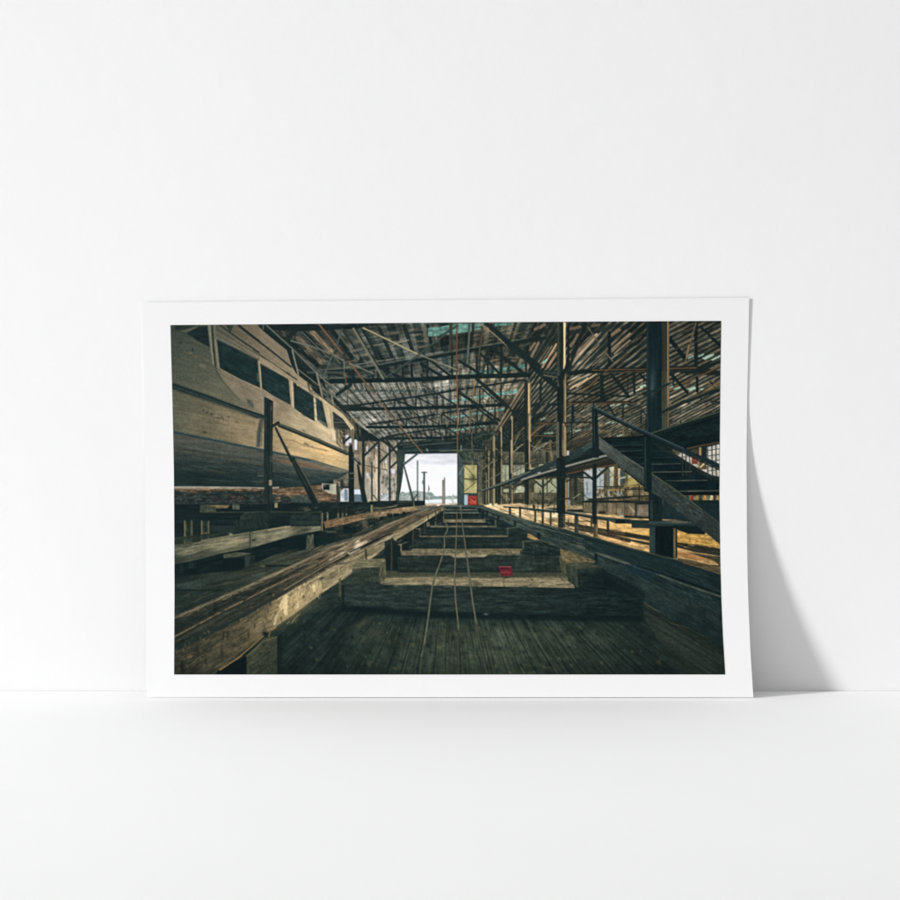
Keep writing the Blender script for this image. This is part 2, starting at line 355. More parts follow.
    L([(740, 100), (690, 240), (575, 525)], 1.5, (82, 88, 84)); L([(280, 205), (480, 260), (650, 325), (755, 385), (760, 450)], 1.5, (112, 110, 98)); L([(755, 385), (760, 560)], .9, (104, 104, 94))
    L([(380, 130), (640, 375)], 1.3, (92, 92, 82)); L([(640, 310), (720, 410)], 1.2, (100, 98, 86)); blob(690, 335, 26, 18, (140, 112, 90), .7); blob(785, 445, 24, 16, (118, 116, 92), .7)
    L([(330, 105), (230, 200)], 4.5, (40, 46, 44)); L([(800, 410), (900, 440)], 1.3, (118, 112, 98))
    R(420, 480, 760, 500, (92, 92, 84), a=.6); R(620, 530, 760, 545, (104, 104, 96), a=.7); P([(440, 555), (900, 540), (900, 585), (460, 590)], (30, 39, 39))
    L([(820, 590), (700, 672)], 2.4, (36, 44, 42)); L([(770, 500), (775, 600)], 1.2, (112, 84, 60))
    O(300, 400, 5.625)
    L([(440, 0), (600, 190), (690, 300)], 1.4, (122, 88, 66), 1.1); L([(270, 60), (275, 145)], 1.2, (62, 62, 56))
    L([(195, 148), (285, 65)], 3.0, (34, 42, 41), 2.6) if False else None
    # orange hanger rod and other vertical rods at centre
    O(440, 318)
    L([(152, 45), (150, 420), (155, 700)], 1.3, (116, 76, 56)); L([(270, 45), (240, 480)], 2.0, (96, 96, 88)); L([(262, 45), (236, 380)], .8, (60, 62, 58))
    L([(388, 80), (345, 360)], 1.5, (92, 72, 58)); blob(165, 468, 22, 10, (170, 92, 62), .9); blob(150, 470, 28, 30, (40, 42, 40), .7)
    L([(0, 160), (160, 70)], 1.5, (58, 66, 62)); L([(0, 405), (150, 465)], 1.2, (140, 130, 110))
    L([(180, 390), (390, 520)], 2.8, (36, 43, 41)); L([(470, 275), (770, 510)], 3.2, (36, 43, 41)); L([(300, 290), (400, 420)], .8, (60, 62, 58))
    L([(430, 270), (430, 500)], 2.2, (40, 46, 43)); L([(790, 240), (790, 350)], 2.2, (36, 42, 40)); L([(760, 250), (900, 170)], 1.4, (70, 72, 64)); L([(690, 230), (900, 170)], 2.8, (38, 44, 42))
    P([(650, 215), (900, 150), (900, 200), (700, 240)], (36, 42, 40), a=.8)
    # the big brace
    P([(385, 44), (440, 44), (620, 190), (905, 420), (905, 480), (780, 400), (620, 270), (560, 200)], (37, 45, 44), tex=grain(.12, 38, 12, 1))
    L([(355, 48), (480, 140), (600, 250)], 1.5, (148, 122, 94), .8)
    O(530, 318)
    P([(0, 365), (110, 480), (250, 590), (265, 560), (268, 650), (230, 640), (110, 545), (0, 440)], (34, 42, 41), tex=grain(.12, 40, 10, 1))
    R(100, 470, 250, 545, (40, 46, 44), a=.8); L([(120, 490), (245, 495)], .6, (90, 86, 74)); L([(125, 515), (240, 535)], 1.0, (120, 104, 84))
    O(440, 380)
    L([(330, -10), (560, 196), (770, 390)], 3.2, (38, 46, 44), 5.0); L([(160, 110), (330, 220), (540, 370)], 2.0, (36, 44, 42)); L([(330, 250), (480, 360), (640, 520)], 1.7, (37, 44, 42)); L([(560, 480), (640, 560)], 2.0, (36, 43, 41))
    L([(310, 0), (295, 180)], 1.3, (140, 98, 68)); L([(155, 0), (158, 675)], 1.1, (128, 84, 62)); L([(270, 260), (268, 480)], 1.1, (120, 92, 70)); L([(285, 480), (290, 660)], .9, (110, 92, 74))
    for a, b in [((630, 240), (750, 50)), ((648, 260), (770, 70)), ((530, 410), (620, 260)), ((550, 420), (640, 290))]:
        L([a, b], 1.2, (150, 118, 88)); L([(a[0]+12, a[1]+4), (b[0]+12, b[1]+4)], 1.1, (40, 44, 40))
    P([(860, 210), (900, 190), (900, 240), (820, 380)], (36, 42, 40), a=.8); L([(820, 380), (905, 300)], 2.6, (34, 40, 39)); L([(820, 500), (905, 420)], 1.2, (142, 96, 62))
    L([(410, 600), (490, 490)], 1.8, (84, 80, 68)); L([(660, 560), (760, 420)], 1.0, (110, 94, 74)); L([(670, 500), (760, 430)], .8, (120, 100, 78)); L([(690, 650), (770, 560)], .9, (120, 104, 82)); R(820, 510, 900, 545, (44, 40, 34)); strokes(640, 400, 770, 660, 40, [(120, 98, 72), (36, 42, 40), (30, 38, 36)], -45, 20, (20, 60), (.5, 1), (.4, .8))

    # ================= FAR END: DOORWAY =================
    O(350, 440)
    sky = grad((0, 128), (196, 197, 203), (0, 545), (228, 232, 233), (.28, (212, 214, 218)), (.5, (219, 224, 227)))
    P([(440, 550), (478, 300), (482, 126), (966, 120), (966, 575), (680, 580)], sky, tex=grain(.035, 8, 9, 3.5, 2))
    blob(820, 205, 90, 16, (186, 182, 190), .75); blob(900, 190, 70, 14, (182, 180, 188), .7); blob(600, 160, 90, 12, (226, 222, 224), .6); blob(700, 235, 120, 14, (232, 234, 236), .5); blob(620, 330, 120, 40, (230, 234, 235), .5)
    P([(445, 480), (470, 462), (500, 475), (540, 462), (600, 455), (680, 470), (730, 470), (765, 505), (966, 500), (966, 532), (680, 540), (440, 548)], (138, 147, 144), tex=grain(.25, 0, 2.5, 1), soft=.4)
    R(590, 465, 660, 545, (160, 158, 154), tex=grain(.12, 0, 2, 2)); R(540, 480, 585, 540, (150, 150, 146)); blob(735, 490, 20, 14, (110, 124, 118), .8); R(445, 500, 540, 548, (156, 160, 158), tex=grain(.2, 90, 1.5, 1.5))
    R(680, 512, 966, 532, (128, 142, 136), tex=grain(.15, 0, 5, .8))
    P([(680, 540), (966, 530), (966, 572), (680, 572)], (206, 218, 224), tex=grain(.04, 0, 5, .6))
    P([(680, 568), (966, 568), (966, 592), (680, 600)], (188, 164, 146), tex=grain(.25, 0, 3, .8))
    L([(608, 190), (608, 555)], 1.2, (58, 64, 64)); L([(668, 292), (668, 560)], 1.9, (62, 68, 68)); L([(645, 292), (690, 292)], 1.1, (70, 76, 76)); blob(655, 380, 8, 22, (92, 94, 92), .9)
    P([(706, 400), (718, 440), (712, 458), (704, 455)], (96, 104, 98)); L([(705, 455), (707, 540)], .7, (120, 126, 122))
    L([(836, 365), (836, 590)], 1.5, (122, 98, 84)); L([(850, 345), (850, 590)], 1.4, (104, 92, 84)); L([(843, 420), (843, 560)], .8, (170, 150, 134))
    L([(927, 490), (925, 580)], 1.3, (176, 168, 158)); L([(915, 520), (935, 500)], 1, (170, 160, 152)); L([(908, 540), (940, 560)], 1.0, (184, 176, 166)); L([(710, 500), (712, 560)], .8, (190, 190, 186)); L([(690, 578), (900, 580)], .8, (216, 190, 172))
    # left wall inside, sunlit boards
    wallc = grad((0, 0), (112, 98, 84), (430, 0), (168, 150, 134), (.35, (156, 136, 114)))
    P([(-150, 0), (420, 20), (430, 130), (420, 300), (415, 560), (-150, 560)], wallc, tex=mul(grain(.16, 90, 14, 1.4), grain(.2, 0, 7, 7, 2)))
    R(30, 130, 105, 430, (150, 130, 104), tex=grain(.15, 90, 10, 1.2)); R(205, 190, 250, 540, (188, 170, 148), tex=grain(.14, 90, 12, 1.2)); R(225, 130, 252, 300, (204, 182, 154), a=.8)
    R(130, 290, 200, 545, (166, 152, 138), tex=grain(.14, 90, 8, 1.2)); R(270, 260, 350, 545, (172, 158, 146), tex=grain(.16, 90, 8, 1.5)); R(368, 300, 420, 540, (164, 150, 138), tex=grain(.2, 90, 8, 1.5))
    for q in [(25, 0, 42, 85), (46, 0, 60, 70), (150, 55, 172, 145), (232, 40, 246, 75), (338, 40, 352, 130), (316, 180, 330, 210), (362, 260, 405, 300), (150, 295, 168, 350), (0, 445, 100, 490)]:
        R(*q, (198, 202, 218), a=.85)
    R(45, 490, 105, 560, (88, 106, 124), tex=grain(.2, 90, 4, 1)); R(280, 480, 345, 545, (168, 178, 188), a=.7, tex=grain(.3, 0, 2, 2))
    strokes(130, 20, 420, 330, 70, [(74, 64, 54), (100, 82, 66), (60, 58, 52), (190, 168, 140)], 85, 14, (20, 90), (.4, 1), (.3, .75))
    for _ in range(34): blob(rng.uniform(270, 415), rng.uniform(330, 520), rng.uniform(4, 10), rng.uniform(6, 18), (70, 66, 60), rng.uniform(.4, .9))
    L([(215, 60), (218, 170)], 1, (80, 72, 60)); L([(170, 0), (340, 130)], 1, (84, 76, 64)); L([(330, 0), (420, 120)], 2.2, (56, 52, 46)); L([(270, 0), (350, 40)], 1.8, (48, 48, 44))
    L([(30, 205), (170, 235), (330, 270)], 1.0, (92, 80, 66))
    R(108, -40, 132, 560, (42, 46, 44), tex=grain(.15, 90, 8, 1)); R(190, 200, 204, 545, (60, 58, 52)); R(250, 0, 270, 555, (48, 50, 47), tex=grain(.15, 90, 8, 1)); R(350, 30, 366, 550, (46, 50, 48))
    L([(132, 140), (290, -20)], 2.2, (43, 48, 47)); L([(265, 205), (370, 100), (490, -10)], 2.2, (44, 50, 49)); L([(365, 248), (430, 188)], 2.0, (48, 52, 50)); L([(290, 0), (360, 55)], 2.4, (42, 48, 47)); L([(210, 495), (240, 535)], 1, (60, 60, 54))
    P([(415, 95), (486, 95), (480, 190), (468, 290), (445, 430), (428, 550), (408, 550), (424, 400), (432, 250)], (56, 62, 60), tex=grain(.2, 80, 8, 1.2))
    L([(490, 215), (600, 130)], 1.9, (62, 68, 66)); L([(484, 225), (568, 545)], 1.5, (64, 70, 68), 2.6); L([(570, 540), (610, 480)], 1.4, (72, 76, 74)); L([(492, 70), (486, 200)], 1.2, (50, 56, 54))
    P([(170, 552), (420, 545), (672, 545), (678, 585), (400, 600), (180, 605)], (31, 38, 38), tex=grain(.3, 0, 5, 1)); L([(420, 560), (560, 555)], .7, (88, 82, 68)); R(570, 550, 580, 600, (120, 104, 80), a=.8)

    # ================= RIGHT OF THE DOOR =================
    O(440, 440)
    R(155, 120, 218, 590, (74, 84, 82), tex=mul(grain(.15, 90, 12, 1.2), grain(.1, 0, 5, 5))); L([(160, 330), (215, 230)], 1.2, (112, 118, 112)); L([(165, 120), (165, 580)], 1, (52, 62, 62)); R(160, 490, 216, 590, (58, 70, 72)); L([(160, 340), (215, 440)], 1, (50, 58, 58)); L([(170, 130), (240, 210)], 1.2, (110, 108, 96))
    P([(160, 100), (335, 90), (335, 230), (215, 230)], (62, 66, 58), a=.9, tex=grain(.3, 40, 5, 1)); strokes(170, 100, 330, 225, 26, [(110, 106, 90), (34, 42, 40), (130, 110, 86)], 45, 60, (30, 80), (.5, .9), (.5, .9))
    R(218, 225, 332, 480, (178, 162, 108), tex=mul(grain(.12, 90, 9, 2), grain(.12, 0, 6, 6, 2))); R(222, 232, 262, 470, (194, 180, 128), a=.6)
    L([(220, 350), (332, 355)], 1.4, (96, 86, 56)); L([(222, 230), (310, 330)], .9, (110, 98, 60)); L([(320, 380), (225, 460)], .9, (96, 88, 56)); blob(300, 345, 30, 40, (72, 70, 52), .85)
    R(215, 480, 340, 500, (58, 66, 62)); R(218, 492, 252, 588, (172, 186, 198), a=.9); R(250, 502, 332, 585, (178, 58, 50), tex=grain(.35, 30, 3, 1.4)); L([(275, 520), (320, 540)], .8, (120, 30, 28)); L([(262, 560), (322, 548)], .7, (226, 96, 80))
    R(334, 110, 400, 590, (88, 84, 70), tex=mul(grain(.2, 0, 5, .9), grain(.15, 90, 6, 1))); R(332, 110, 342, 590, (60, 62, 54)); R(342, 470, 400, 590, (110, 98, 76), a=.7, tex=grain(.3, 90, 5, 1))
    R(380, 0, 560, 620, (62, 58, 48), a=.85, tex=mul(grain(.35, 90, 9, 1.4), grain(.25, 20, 5, 3)))
    R(545, 80, 905, 640, (92, 80, 62), tex=mul(grain(.2, 90, 7, 2), grain(.2, 0, 9, 2)))
    R(560, 0, 905, 110, (44, 47, 43), tex=grain(.35, -10, 6, 1.2)); R(560, 110, 905, 220, (98, 90, 74), tex=grain(.16, 90, 8, 1)); R(560, 205, 905, 228, (70, 64, 52))
    strokes(560, 0, 905, 220, 60, [(140, 120, 92), (34, 40, 38), (40, 42, 38), (116, 100, 78)], -35, 45, (25, 100), (.4, 1), (.4, .85)); L([(580, 180), (740, 40)], 1, (150, 132, 104)); L([(560, 110), (760, 115)], .7, (120, 110, 92))
    for q in [(557, 225, 625, 375), (655, 225, 762, 320), (820, 250, 905, 300)]: R(*q, (188, 182, 152), tex=mul(grain(.1, 90, 8, 1.2), grain(.08, 0, 4, 3)))
    P([(672, 475), (690, 425), (720, 410), (760, 425), (768, 475)], (212, 206, 170), tex=grain(.08, 90, 5, 2)); R(850, 390, 905, 475, (208, 200, 160)); R(570, 440, 620, 470, (200, 190, 156)); 
    for x in (590, 655, 690, 725): L([(x, 225), (x, 375)], .7, (118, 112, 92))
    R(560, 480, 905, 600, (112, 94, 70), tex=mul(grain(.25, 90, 5, 1.4), grain(.2, 0, 6, 2))); L([(560, 480), (905, 478)], 1.0, (84, 72, 54)); strokes(560, 490, 900, 600, 50, [(70, 60, 46), (168, 138, 100), (52, 48, 40)], 60, 60, (15, 60), (.5, 1), (.4, .9)); R(660, 530, 755, 600, (62, 54, 42), a=.8, tex=grain(.3, 0, 3, 1.2))
    P([(380, 580), (905, 590), (905, 680), (620, 680)], (226, 184, 128), tex=mul(grain(.2, 5, 8, 1), grain(.12, 0, 3, 2)))
    for q in [(440, 570, 520, 600), (545, 590, 610, 640), (655, 590, 760, 610), (655, 640, 740, 660)]: R(*q, (238, 214, 172), a=.85, tex=grain(.15, 0, 3, 1))
    L([(600, 650), (700, 655)], .8, (84, 66, 46)); L([(390, 600), (520, 605)], 1, (90, 76, 58))
    for x, y0, y1, c in [(437, 80, 560, (150, 128, 96)), (415, 300, 580, (118, 104, 80)), (462, 260, 560, (100, 90, 70))]:
        L([(x, y0), (x, y1)], 1.6, c); L([(x-10, y0+20), (x-10, y1)], 1.2, (38, 42, 38))
    O(440, 380)
    for x, w, y0, y1 in [(486, 1.4, 510, 1120), (547, 2.0, 430, 1160), (645, 1.9, 330, 1180)]:
        L([(x, y0), (x, y1)], w, (152, 128, 96), tex=grain(.2, 90, 8, 1)); L([(x-11, y0+40), (x-11, y1)], w*1.3, (40, 43, 39)); L([(x+5, y0), (x+5, y1)], w*.5, (196, 168, 126), a=.7)
    L([(645, 740), (645, 752)], 2, (176, 70, 48))
    R(760, 0, 790, 675, (38, 43, 41), tex=grain(.15, 90, 9, 1)); R(788, 20, 818, 675, (116, 98, 74), tex=grain(.28, 90, 12, .9)); R(792, 30, 806, 300, (214, 178, 126)); R(800, 320, 816, 660, (196, 162, 118), a=.8); R(775, 0, 792, 675, (50, 52, 47))
    O(440, 440)
    R(762, 0, 800, 675, (37, 42, 40), tex=grain(.2, 90, 9, 1)); R(800, 0, 820, 265, (196, 158, 116), tex=grain(.15, 90, 10, .8)); R(805, 420, 822, 660, (160, 126, 86), a=.8)
    R(620, 0, 636, 675, (42, 44, 40)); R(636, 0, 654, 300, (176, 148, 110)); R(530, 0, 548, 630, (44, 45, 40)); R(548, 0, 558, 400, (170, 142, 108)); R(625, 400, 642, 660, (90, 80, 64), tex=grain(.3, 90, 4, 1)); blob(622, 535, 9, 12, (150, 160, 170), .9)
    L([(660, 640), (600, 600), (540, 480)], .8, (70, 62, 50)); L([(480, 0), (480, 600)], 1.4, (140, 118, 88)); L([(505, 100), (505, 560)], 1.6, (46, 46, 40)); strokes(350, 60, 560, 220, 60, [(146, 128, 100), (32, 38, 36), (40, 42, 38), (28, 36, 34)], 40, 70, (15, 60), (.5, 1.1), (.5, .9))
    for a, b in [((380, 260), (470, 200)), ((400, 380), (560, 290)), ((380, 240), (340, 200)), ((690, 240), (800, 205)), ((660, 290), (770, 230))]: L([a, b], 1.0, (112, 104, 86))

    # ================= RIGHT: FAR WALL, BENCH, STAIRS =================
    O(530, 435)
    R(0, 60, 330, 150, (46, 46, 40), tex=grain(.35, -15, 7, 1.4)); R(0, 140, 330, 260, (96, 88, 72), tex=grain(.25, 90, 8, 1.5)); R(80, 262, 250, 300, (212, 204, 168)); strokes(0, 50, 330, 250, 50, [(150, 126, 94), (36, 40, 37), (110, 92, 70)], -35, 40, (30, 100), (.5, 1.1), (.4, .9))
    L([(40, 140), (190, 55)], 1.4, (132, 124, 106)); L([(10, 95), (120, 140)], 1.2, (120, 112, 94)); L([(180, 50), (190, 250)], 2.0, (106, 88, 64)); L([(190, 150), (200, 230)], 1.6, (150, 120, 84)); R(140, 150, 165, 250, (52, 54, 48))
    R(0, 380, 900, 660, (98, 80, 58), tex=mul(grain(.2, 90, 9, 1.6), grain(.2, 0, 9, 2)))
    R(40, 400, 150, 520, (184, 178, 142), tex=grain(.08, 0, 5, 3)); R(160, 395, 245, 520, (192, 186, 150), tex=grain(.08, 0, 5, 3)); R(0, 520, 260, 640, (112, 98, 76), tex=mul(grain(.2, 90, 8, 1), grain(.15, 0, 6, 2)))
    R(330, 370, 490, 640, (94, 84, 66), tex=grain(.12, 90, 7, 1)); 
    for k in range(9): L([(365, 385+k*28), (490, 378+k*28)], .8, (58, 54, 44), a=.7)
    R(395, 360, 425, 600, (52, 52, 46)); R(338, 380, 352, 640, (178, 176, 174), a=.8); R(355, 360, 365, 620, (64, 58, 48))
    P([(480, 310), (580, 300), (720, 290), (660, 470), (660, 560), (490, 590)], (196, 198, 200), tex=grain(.05, 0, 6, 6, 2)); R(495, 520, 560, 545, (150, 164, 190), a=.7)
    R(600, 480, 690, 570, (176, 150, 122), a=.9, tex=grain(.4, 0, 2.5, 2)); 
    R(665, 300, 1110, 590, (120, 100, 70), tex=mul(grain(.25, 90, 7, 1.5), grain(.2, 0, 7, 2)))
    P([(715, 290), (760, 280), (750, 460), (720, 460)], (216, 204, 172), tex=grain(.1, 90, 4, 1.5)); R(690, 310, 718, 480, (110, 106, 96)); R(790, 300, 812, 460, (226, 206, 160)); R(760, 270, 792, 500, (112, 80, 52)); R(810, 320, 860, 440, (78, 86, 88), tex=grain(.3, 90, 5, 1)); P([(855, 340), (905, 330), (905, 470), (855, 470)], (222, 192, 110)); L([(810, 388), (895, 375)], 1.6, (226, 226, 224)); L([(690, 495), (900, 488)], 1.2, (196, 152, 84)); L([(600, 465), (900, 460)], .8, (60, 54, 44)); R(780, 500, 830, 560, (168, 160, 140), a=.9); blob(770, 580, 12, 8, (230, 160, 70), .9); R(695, 500, 720, 560, (210, 190, 160), a=.8)
    strokes(600, 480, 900, 590, 50, [(206, 166, 110), (50, 46, 38), (70, 62, 50), (186, 180, 168)], 80, 40, (12, 40), (.5, 1.1), (.5, .9))
    O(625, 435)
    R(0, 320, 215, 610, (110, 88, 60), tex=mul(grain(.25, 90, 6, 1.5), grain(.25, 0, 6, 2)))
    P([(5, 335), (60, 370), (130, 440), (20, 455), (5, 450)], (216, 184, 104), tex=grain(.15, 0, 5, 2)); L([(0, 380), (70, 365)], 1.2, (236, 226, 196)); L([(0, 462), (170, 460)], 1.0, (220, 164, 80)); L([(0, 490), (200, 490)], 1.2, (40, 40, 36)); R(20, 495, 70, 560, (176, 140, 96), tex=grain(.3, 0, 3, 2)); R(80, 495, 125, 545, (120, 100, 74)); R(140, 495, 210, 560, (160, 128, 94), tex=grain(.2, 0, 3, 2)); L([(0, 555), (210, 548)], 1.6, (44, 42, 38)); L([(0, 600), (215, 605)], 2.2, (38, 40, 37)); L([(128, 460), (128, 600)], 1, (40, 40, 36)); blob(15, 385, 14, 90, (60, 58, 50), .8); blob(50, 515, 14, 14, (220, 180, 120), .8)
    O(530, 500)
    P([(0, 0), (480, -5), (905, -10), (905, 150), (480, 130), (0, 130)], (128, 106, 76), a=.0)
    # sunlit ground on the right
    O(0, 0, 1)
    sun = grad((500, 505), (226, 188, 138), (722, 560), (186, 142, 84), (.45, (206, 160, 104)))
    P([(484, 506), (520, 503), (560, 511), (600, 514), (660, 517), (724, 528), (724, 580), (660, 562), (600, 545), (540, 527)], sun, tex=mul(grain(.22, 13, 9, .8), grain(.16, 10, 3.5, 1.2)))
    O(530, 500)
    R(0, 40, 330, 70, (214, 178, 126), tex=grain(.3, 0, 4, 1)); R(130, 110, 250, 170, (226, 204, 164), a=.7, tex=grain(.3, 0, 3, 1)); blob(200, 185, 60, 20, (80, 66, 48), .8)
    P([(320, 195), (620, 250), (905, 300), (905, 340), (620, 290), (320, 225)], (62, 52, 40), tex=grain(.3, 10, 6, 1)); P([(430, 250), (700, 300), (905, 350), (905, 385), (600, 305), (430, 275)], (70, 54, 40), tex=grain(.3, 12, 5, 1)); L([(440, 190), (560, 195)], .9, (90, 70, 48)); blob(770, 270, 40, 12, (110, 84, 58), .8); P([(440, 285), (900, 400), (905, 440), (440, 310)], (204, 150, 88), a=.75, tex=grain(.2, 14, 6, 1)); P([(720, 210), (905, 215), (905, 290), (720, 255)], (226, 174, 96), a=.7, tex=grain(.2, 5, 4, 1))
    strokes(330, 170, 900, 420, 60, [(220, 180, 120), (130, 104, 70), (74, 64, 48), (170, 130, 84)], 13, 5, (20, 70), (.4, .9), (.2, .6))
    O(625, 500)
    P([(0, 215), (60, 215), (230, 255), (225, 330), (0, 285)], (218, 166, 90), a=.8, tex=grain(.2, 8, 6, .8)); P([(0, 288), (225, 328), (225, 368), (0, 330)], (48, 44, 36)); P([(0, 345), (225, 385), (225, 410), (0, 360)], (58, 48, 38)); P([(460, 270), (560, 290), (760, 320), (860, 400), (860, 440), (460, 385)], (198, 146, 68), tex=mul(grain(.25, 8, 5, .8), grain(.2, 0, 3, 1.5)))
    P([(460, 380), (640, 400), (860, 438), (860, 505), (640, 470), (460, 425)], (50, 46, 38), tex=grain(.3, 8, 6, 1)); P([(470, 465), (560, 470), (800, 545), (640, 545), (470, 500)], (168, 112, 62), a=.85, tex=grain(.25, 12, 6, 1)); P([(560, 470), (860, 510), (860, 600), (800, 545)], (74, 66, 50), tex=grain(.3, 8, 6, 1)); L([(600, 582), (860, 596)], 1.2, (30, 34, 32)); P([(470, 520), (620, 545), (860, 610), (860, 670), (470, 545)], (88, 72, 50), a=.85, tex=grain(.3, 14, 6, 1))
    strokes(460, 280, 850, 430, 60, [(224, 172, 84), (130, 96, 54), (236, 190, 104)], 10, 8, (15, 60), (.4, .9), (.3, .7))
    # long tan trough behind the bench
    O(530, 500)
    P([(475, 25), (560, 18), (905, 18), (905, 148), (700, 130), (475, 105)], (122, 102, 78), tex=mul(grain(.22, 90, 6, 1.2), grain(.12, 0, 6, 3)))
    for x in (560, 690, 775, 850): L([(x, 20), (x, 130)], .8, (78, 66, 52))
    blob(690, 70, 10, 20, (66, 72, 76), .6); L([(475, 15), (905, 14)], 1.8, (44, 42, 37)); R(470, 20, 482, 105, (60, 52, 42)); blob(825, 140, 12, 10, (150, 170, 190), .9); R(620, 100, 680, 125, (44, 42, 38), a=.9)
    R(0, 0, 470, 60, (84, 74, 56), a=.35, tex=grain(.5, 0, 5, 1.5)); R(330, 50, 475, 85, (200, 164, 118), a=.8, tex=grain(.2, 0, 4, 1)); R(335, 0, 365, 50, (190, 184, 176), a=.7)
    O(625, 500)
    R(0, 28, 88, 165, (118, 98, 76), tex=grain(.2, 90, 6, 1.4)); R(108, 40, 210, 150, (128, 108, 92), tex=grain(.15, 0, 4, 3)); R(90, 20, 106, 165, (62, 58, 50)); L([(0, 20), (215, 18)], 1.6, (46, 44, 40)); L([(0, 150), (215, 160)], 2.2, (40, 42, 38)); blob(15, 148, 14, 7, (24, 24, 24), .9)
    P([(325, 0), (380, 0), (610, 190), (325, 172)], (35, 47, 49), tex=grain(.12, 90, 6, 2)); P([(560, 0), (860, 0), (860, 160), (700, 110)], (28, 44, 44), tex=grain(.15, 90, 6, 2)); L([(620, 40), (860, 36)], 2.2, (18, 24, 25)); P([(680, 55), (860, 50), (860, 140), (800, 150)], (31, 44, 46))
    # bench rail, legs
    O(530, 500)
    for q in [(38, 80, 56, 198), (105, 0, 124, 218), (178, 110, 194, 235), (340, 170, 350, 240), (545, 150, 560, 260)]: R(*q, (52, 52, 46), tex=grain(.2, 90, 4, 1))
    R(252, -30, 300, 250, (36, 40, 38), tex=grain(.2, 90, 8, 1)); R(298, -30, 318, 250, (78, 70, 56), tex=grain(.2, 90, 6, .8)); R(316, -30, 334, 95, (170, 134, 92)); 
    R(400, 140, 436, 308, (44, 52, 52)); R(424, 150, 436, 305, (76, 66, 52)); R(572, 160, 592, 332, (66, 64, 54)); R(590, 165, 610, 330, (110, 88, 60), tex=grain(.2, 90, 5, 1)); R(690, 180, 712, 305, (50, 46, 40))
    P([(-90, 62), (0, 72), (300, 96), (560, 138), (790, 165), (905, 172), (905, 208), (770, 210), (690, 182), (560, 162), (300, 118), (0, 90), (-90, 80)], (56, 65, 67), tex=grain(.15, 8, 9, .8)); L([(0, 88), (300, 116), (560, 160), (690, 180)], 1.3, (27, 33, 33)); L([(0, 74), (300, 98), (560, 139)], .7, (104, 110, 106)); R(770, 175, 905, 212, (24, 30, 31)); R(25, 45, 45, 75, (20, 26, 28))
    for q in [(-190, 70, -172, 160), (-98, 60, -80, 190)]: R(*q, (40, 42, 38))
    L([(-235, 62), (-90, 72)], 1.4, (40, 42, 40))
    O(625, 500)
    P([(0, 178), (215, 182), (440, 184), (640, 195), (760, 260), (720, 300), (560, 300), (545, 268), (60, 250), (60, 215), (0, 208)], (40, 50, 51), tex=grain(.15, 2, 9, 1)); P([(215, 184), (440, 184), (600, 195), (600, 215), (215, 215)], (66, 74, 72), a=.8, tex=grain(.15, 0, 9, .8)); L([(420, 196), (560, 200)], .8, (130, 104, 76)); P([(440, 225), (720, 240), (720, 310), (570, 305), (440, 255)], (24, 33, 34))
    # column foot
    R(220, 235, 465, 525, (17, 26, 28), tex=grain(.25, 90, 14, 1)); R(220, 240, 272, 490, (44, 58, 58), tex=grain(.2, 90, 12, 1)); R(436, 255, 458, 525, (112, 92, 64), tex=grain(.15, 90, 9, 1)); R(456, 255, 470, 520, (40, 40, 34))
    R(215, -200, 335, 190, (25, 36, 37), tex=grain(.2, 90, 14, 1)); R(228, 0, 250, 180, (58, 70, 68), a=.7)
    # upright big column above the stairs
    O(625, 318)
    R(193, 30, 345, 1100, (27, 40, 43), tex=grain(.16, 90, 40, 1.2)); R(335, 30, 398, 1030, (56, 56, 48), tex=grain(.25, 90, 50, .6)); R(382, 30, 398, 1030, (118, 92, 66), tex=grain(.3, 90, 12, 1)); R(330, 480, 352, 1030, (84, 74, 54), a=.6, tex=grain(.3, 90, 30, .5)); R(362, 480, 376, 1030, (96, 84, 64), a=.6); R(196, 30, 206, 1100, (46, 58, 60)); blob(250, 560, 28, 130, (70, 84, 92), .6); blob(245, 640, 20, 60, (88, 100, 106), .5); L([(383, 30), (385, 800)], .6, (186, 142, 96))
    L([(398, 590), (300, 640), (170, 690)], 2.2, (38, 46, 46)); L([(400, 812), (640, 700), (860, 610)], 1.6, (92, 78, 56)); L([(330, 850), (500, 770), (860, 640)], 2.6, (36, 44, 44))

    # busy sheds-full of posts, frames and glints under and behind the gallery
    O(0, 0, 1)
    for k in range(260):
        x = rng.uniform(498, 719); y = rng.uniform(458, 506); r = rng.random()
        th = math.radians((90, 90, 3, -35, 45)[rng.integers(5)]+rng.uniform(-4, 4)); l = rng.uniform(2, 11)
        c = ((40, 42, 38), (54, 50, 42), (80, 68, 50), (176, 144, 98), (210, 196, 160))[int(min(4, r*5.6))] if r < .89 else (34, 38, 36)
        L([(x, y), (x+l*math.cos(th), y+l*math.sin(th))], rng.uniform(.35, .95), c, a=rng.uniform(.4, .85))
    P([(498, 455), (722, 455), (722, 507), (498, 507)], (30, 36, 34), a=.20, soft=3)
    # ---- gallery / stairs
    O(570, 400, 5.625)
    # roof-side clutter above gallery at right
    P([(460, 188), (640, 130), (842, 68), (842, 250), (600, 292), (520, 240)], (22, 33, 34), tex=grain(.25, -18, 9, 1.6)); L([(455, 188), (640, 128), (842, 66)], 1.6, (70, 74, 60)); L([(480, 196), (842, 80)], .7, (40, 48, 46)); P([(560, 200), (660, 150), (842, 130), (842, 190), (700, 210)], (30, 40, 40), a=.6, tex=grain(.3, 20, 6, 1))
    # platform underside toward the left
    O(530, 435)
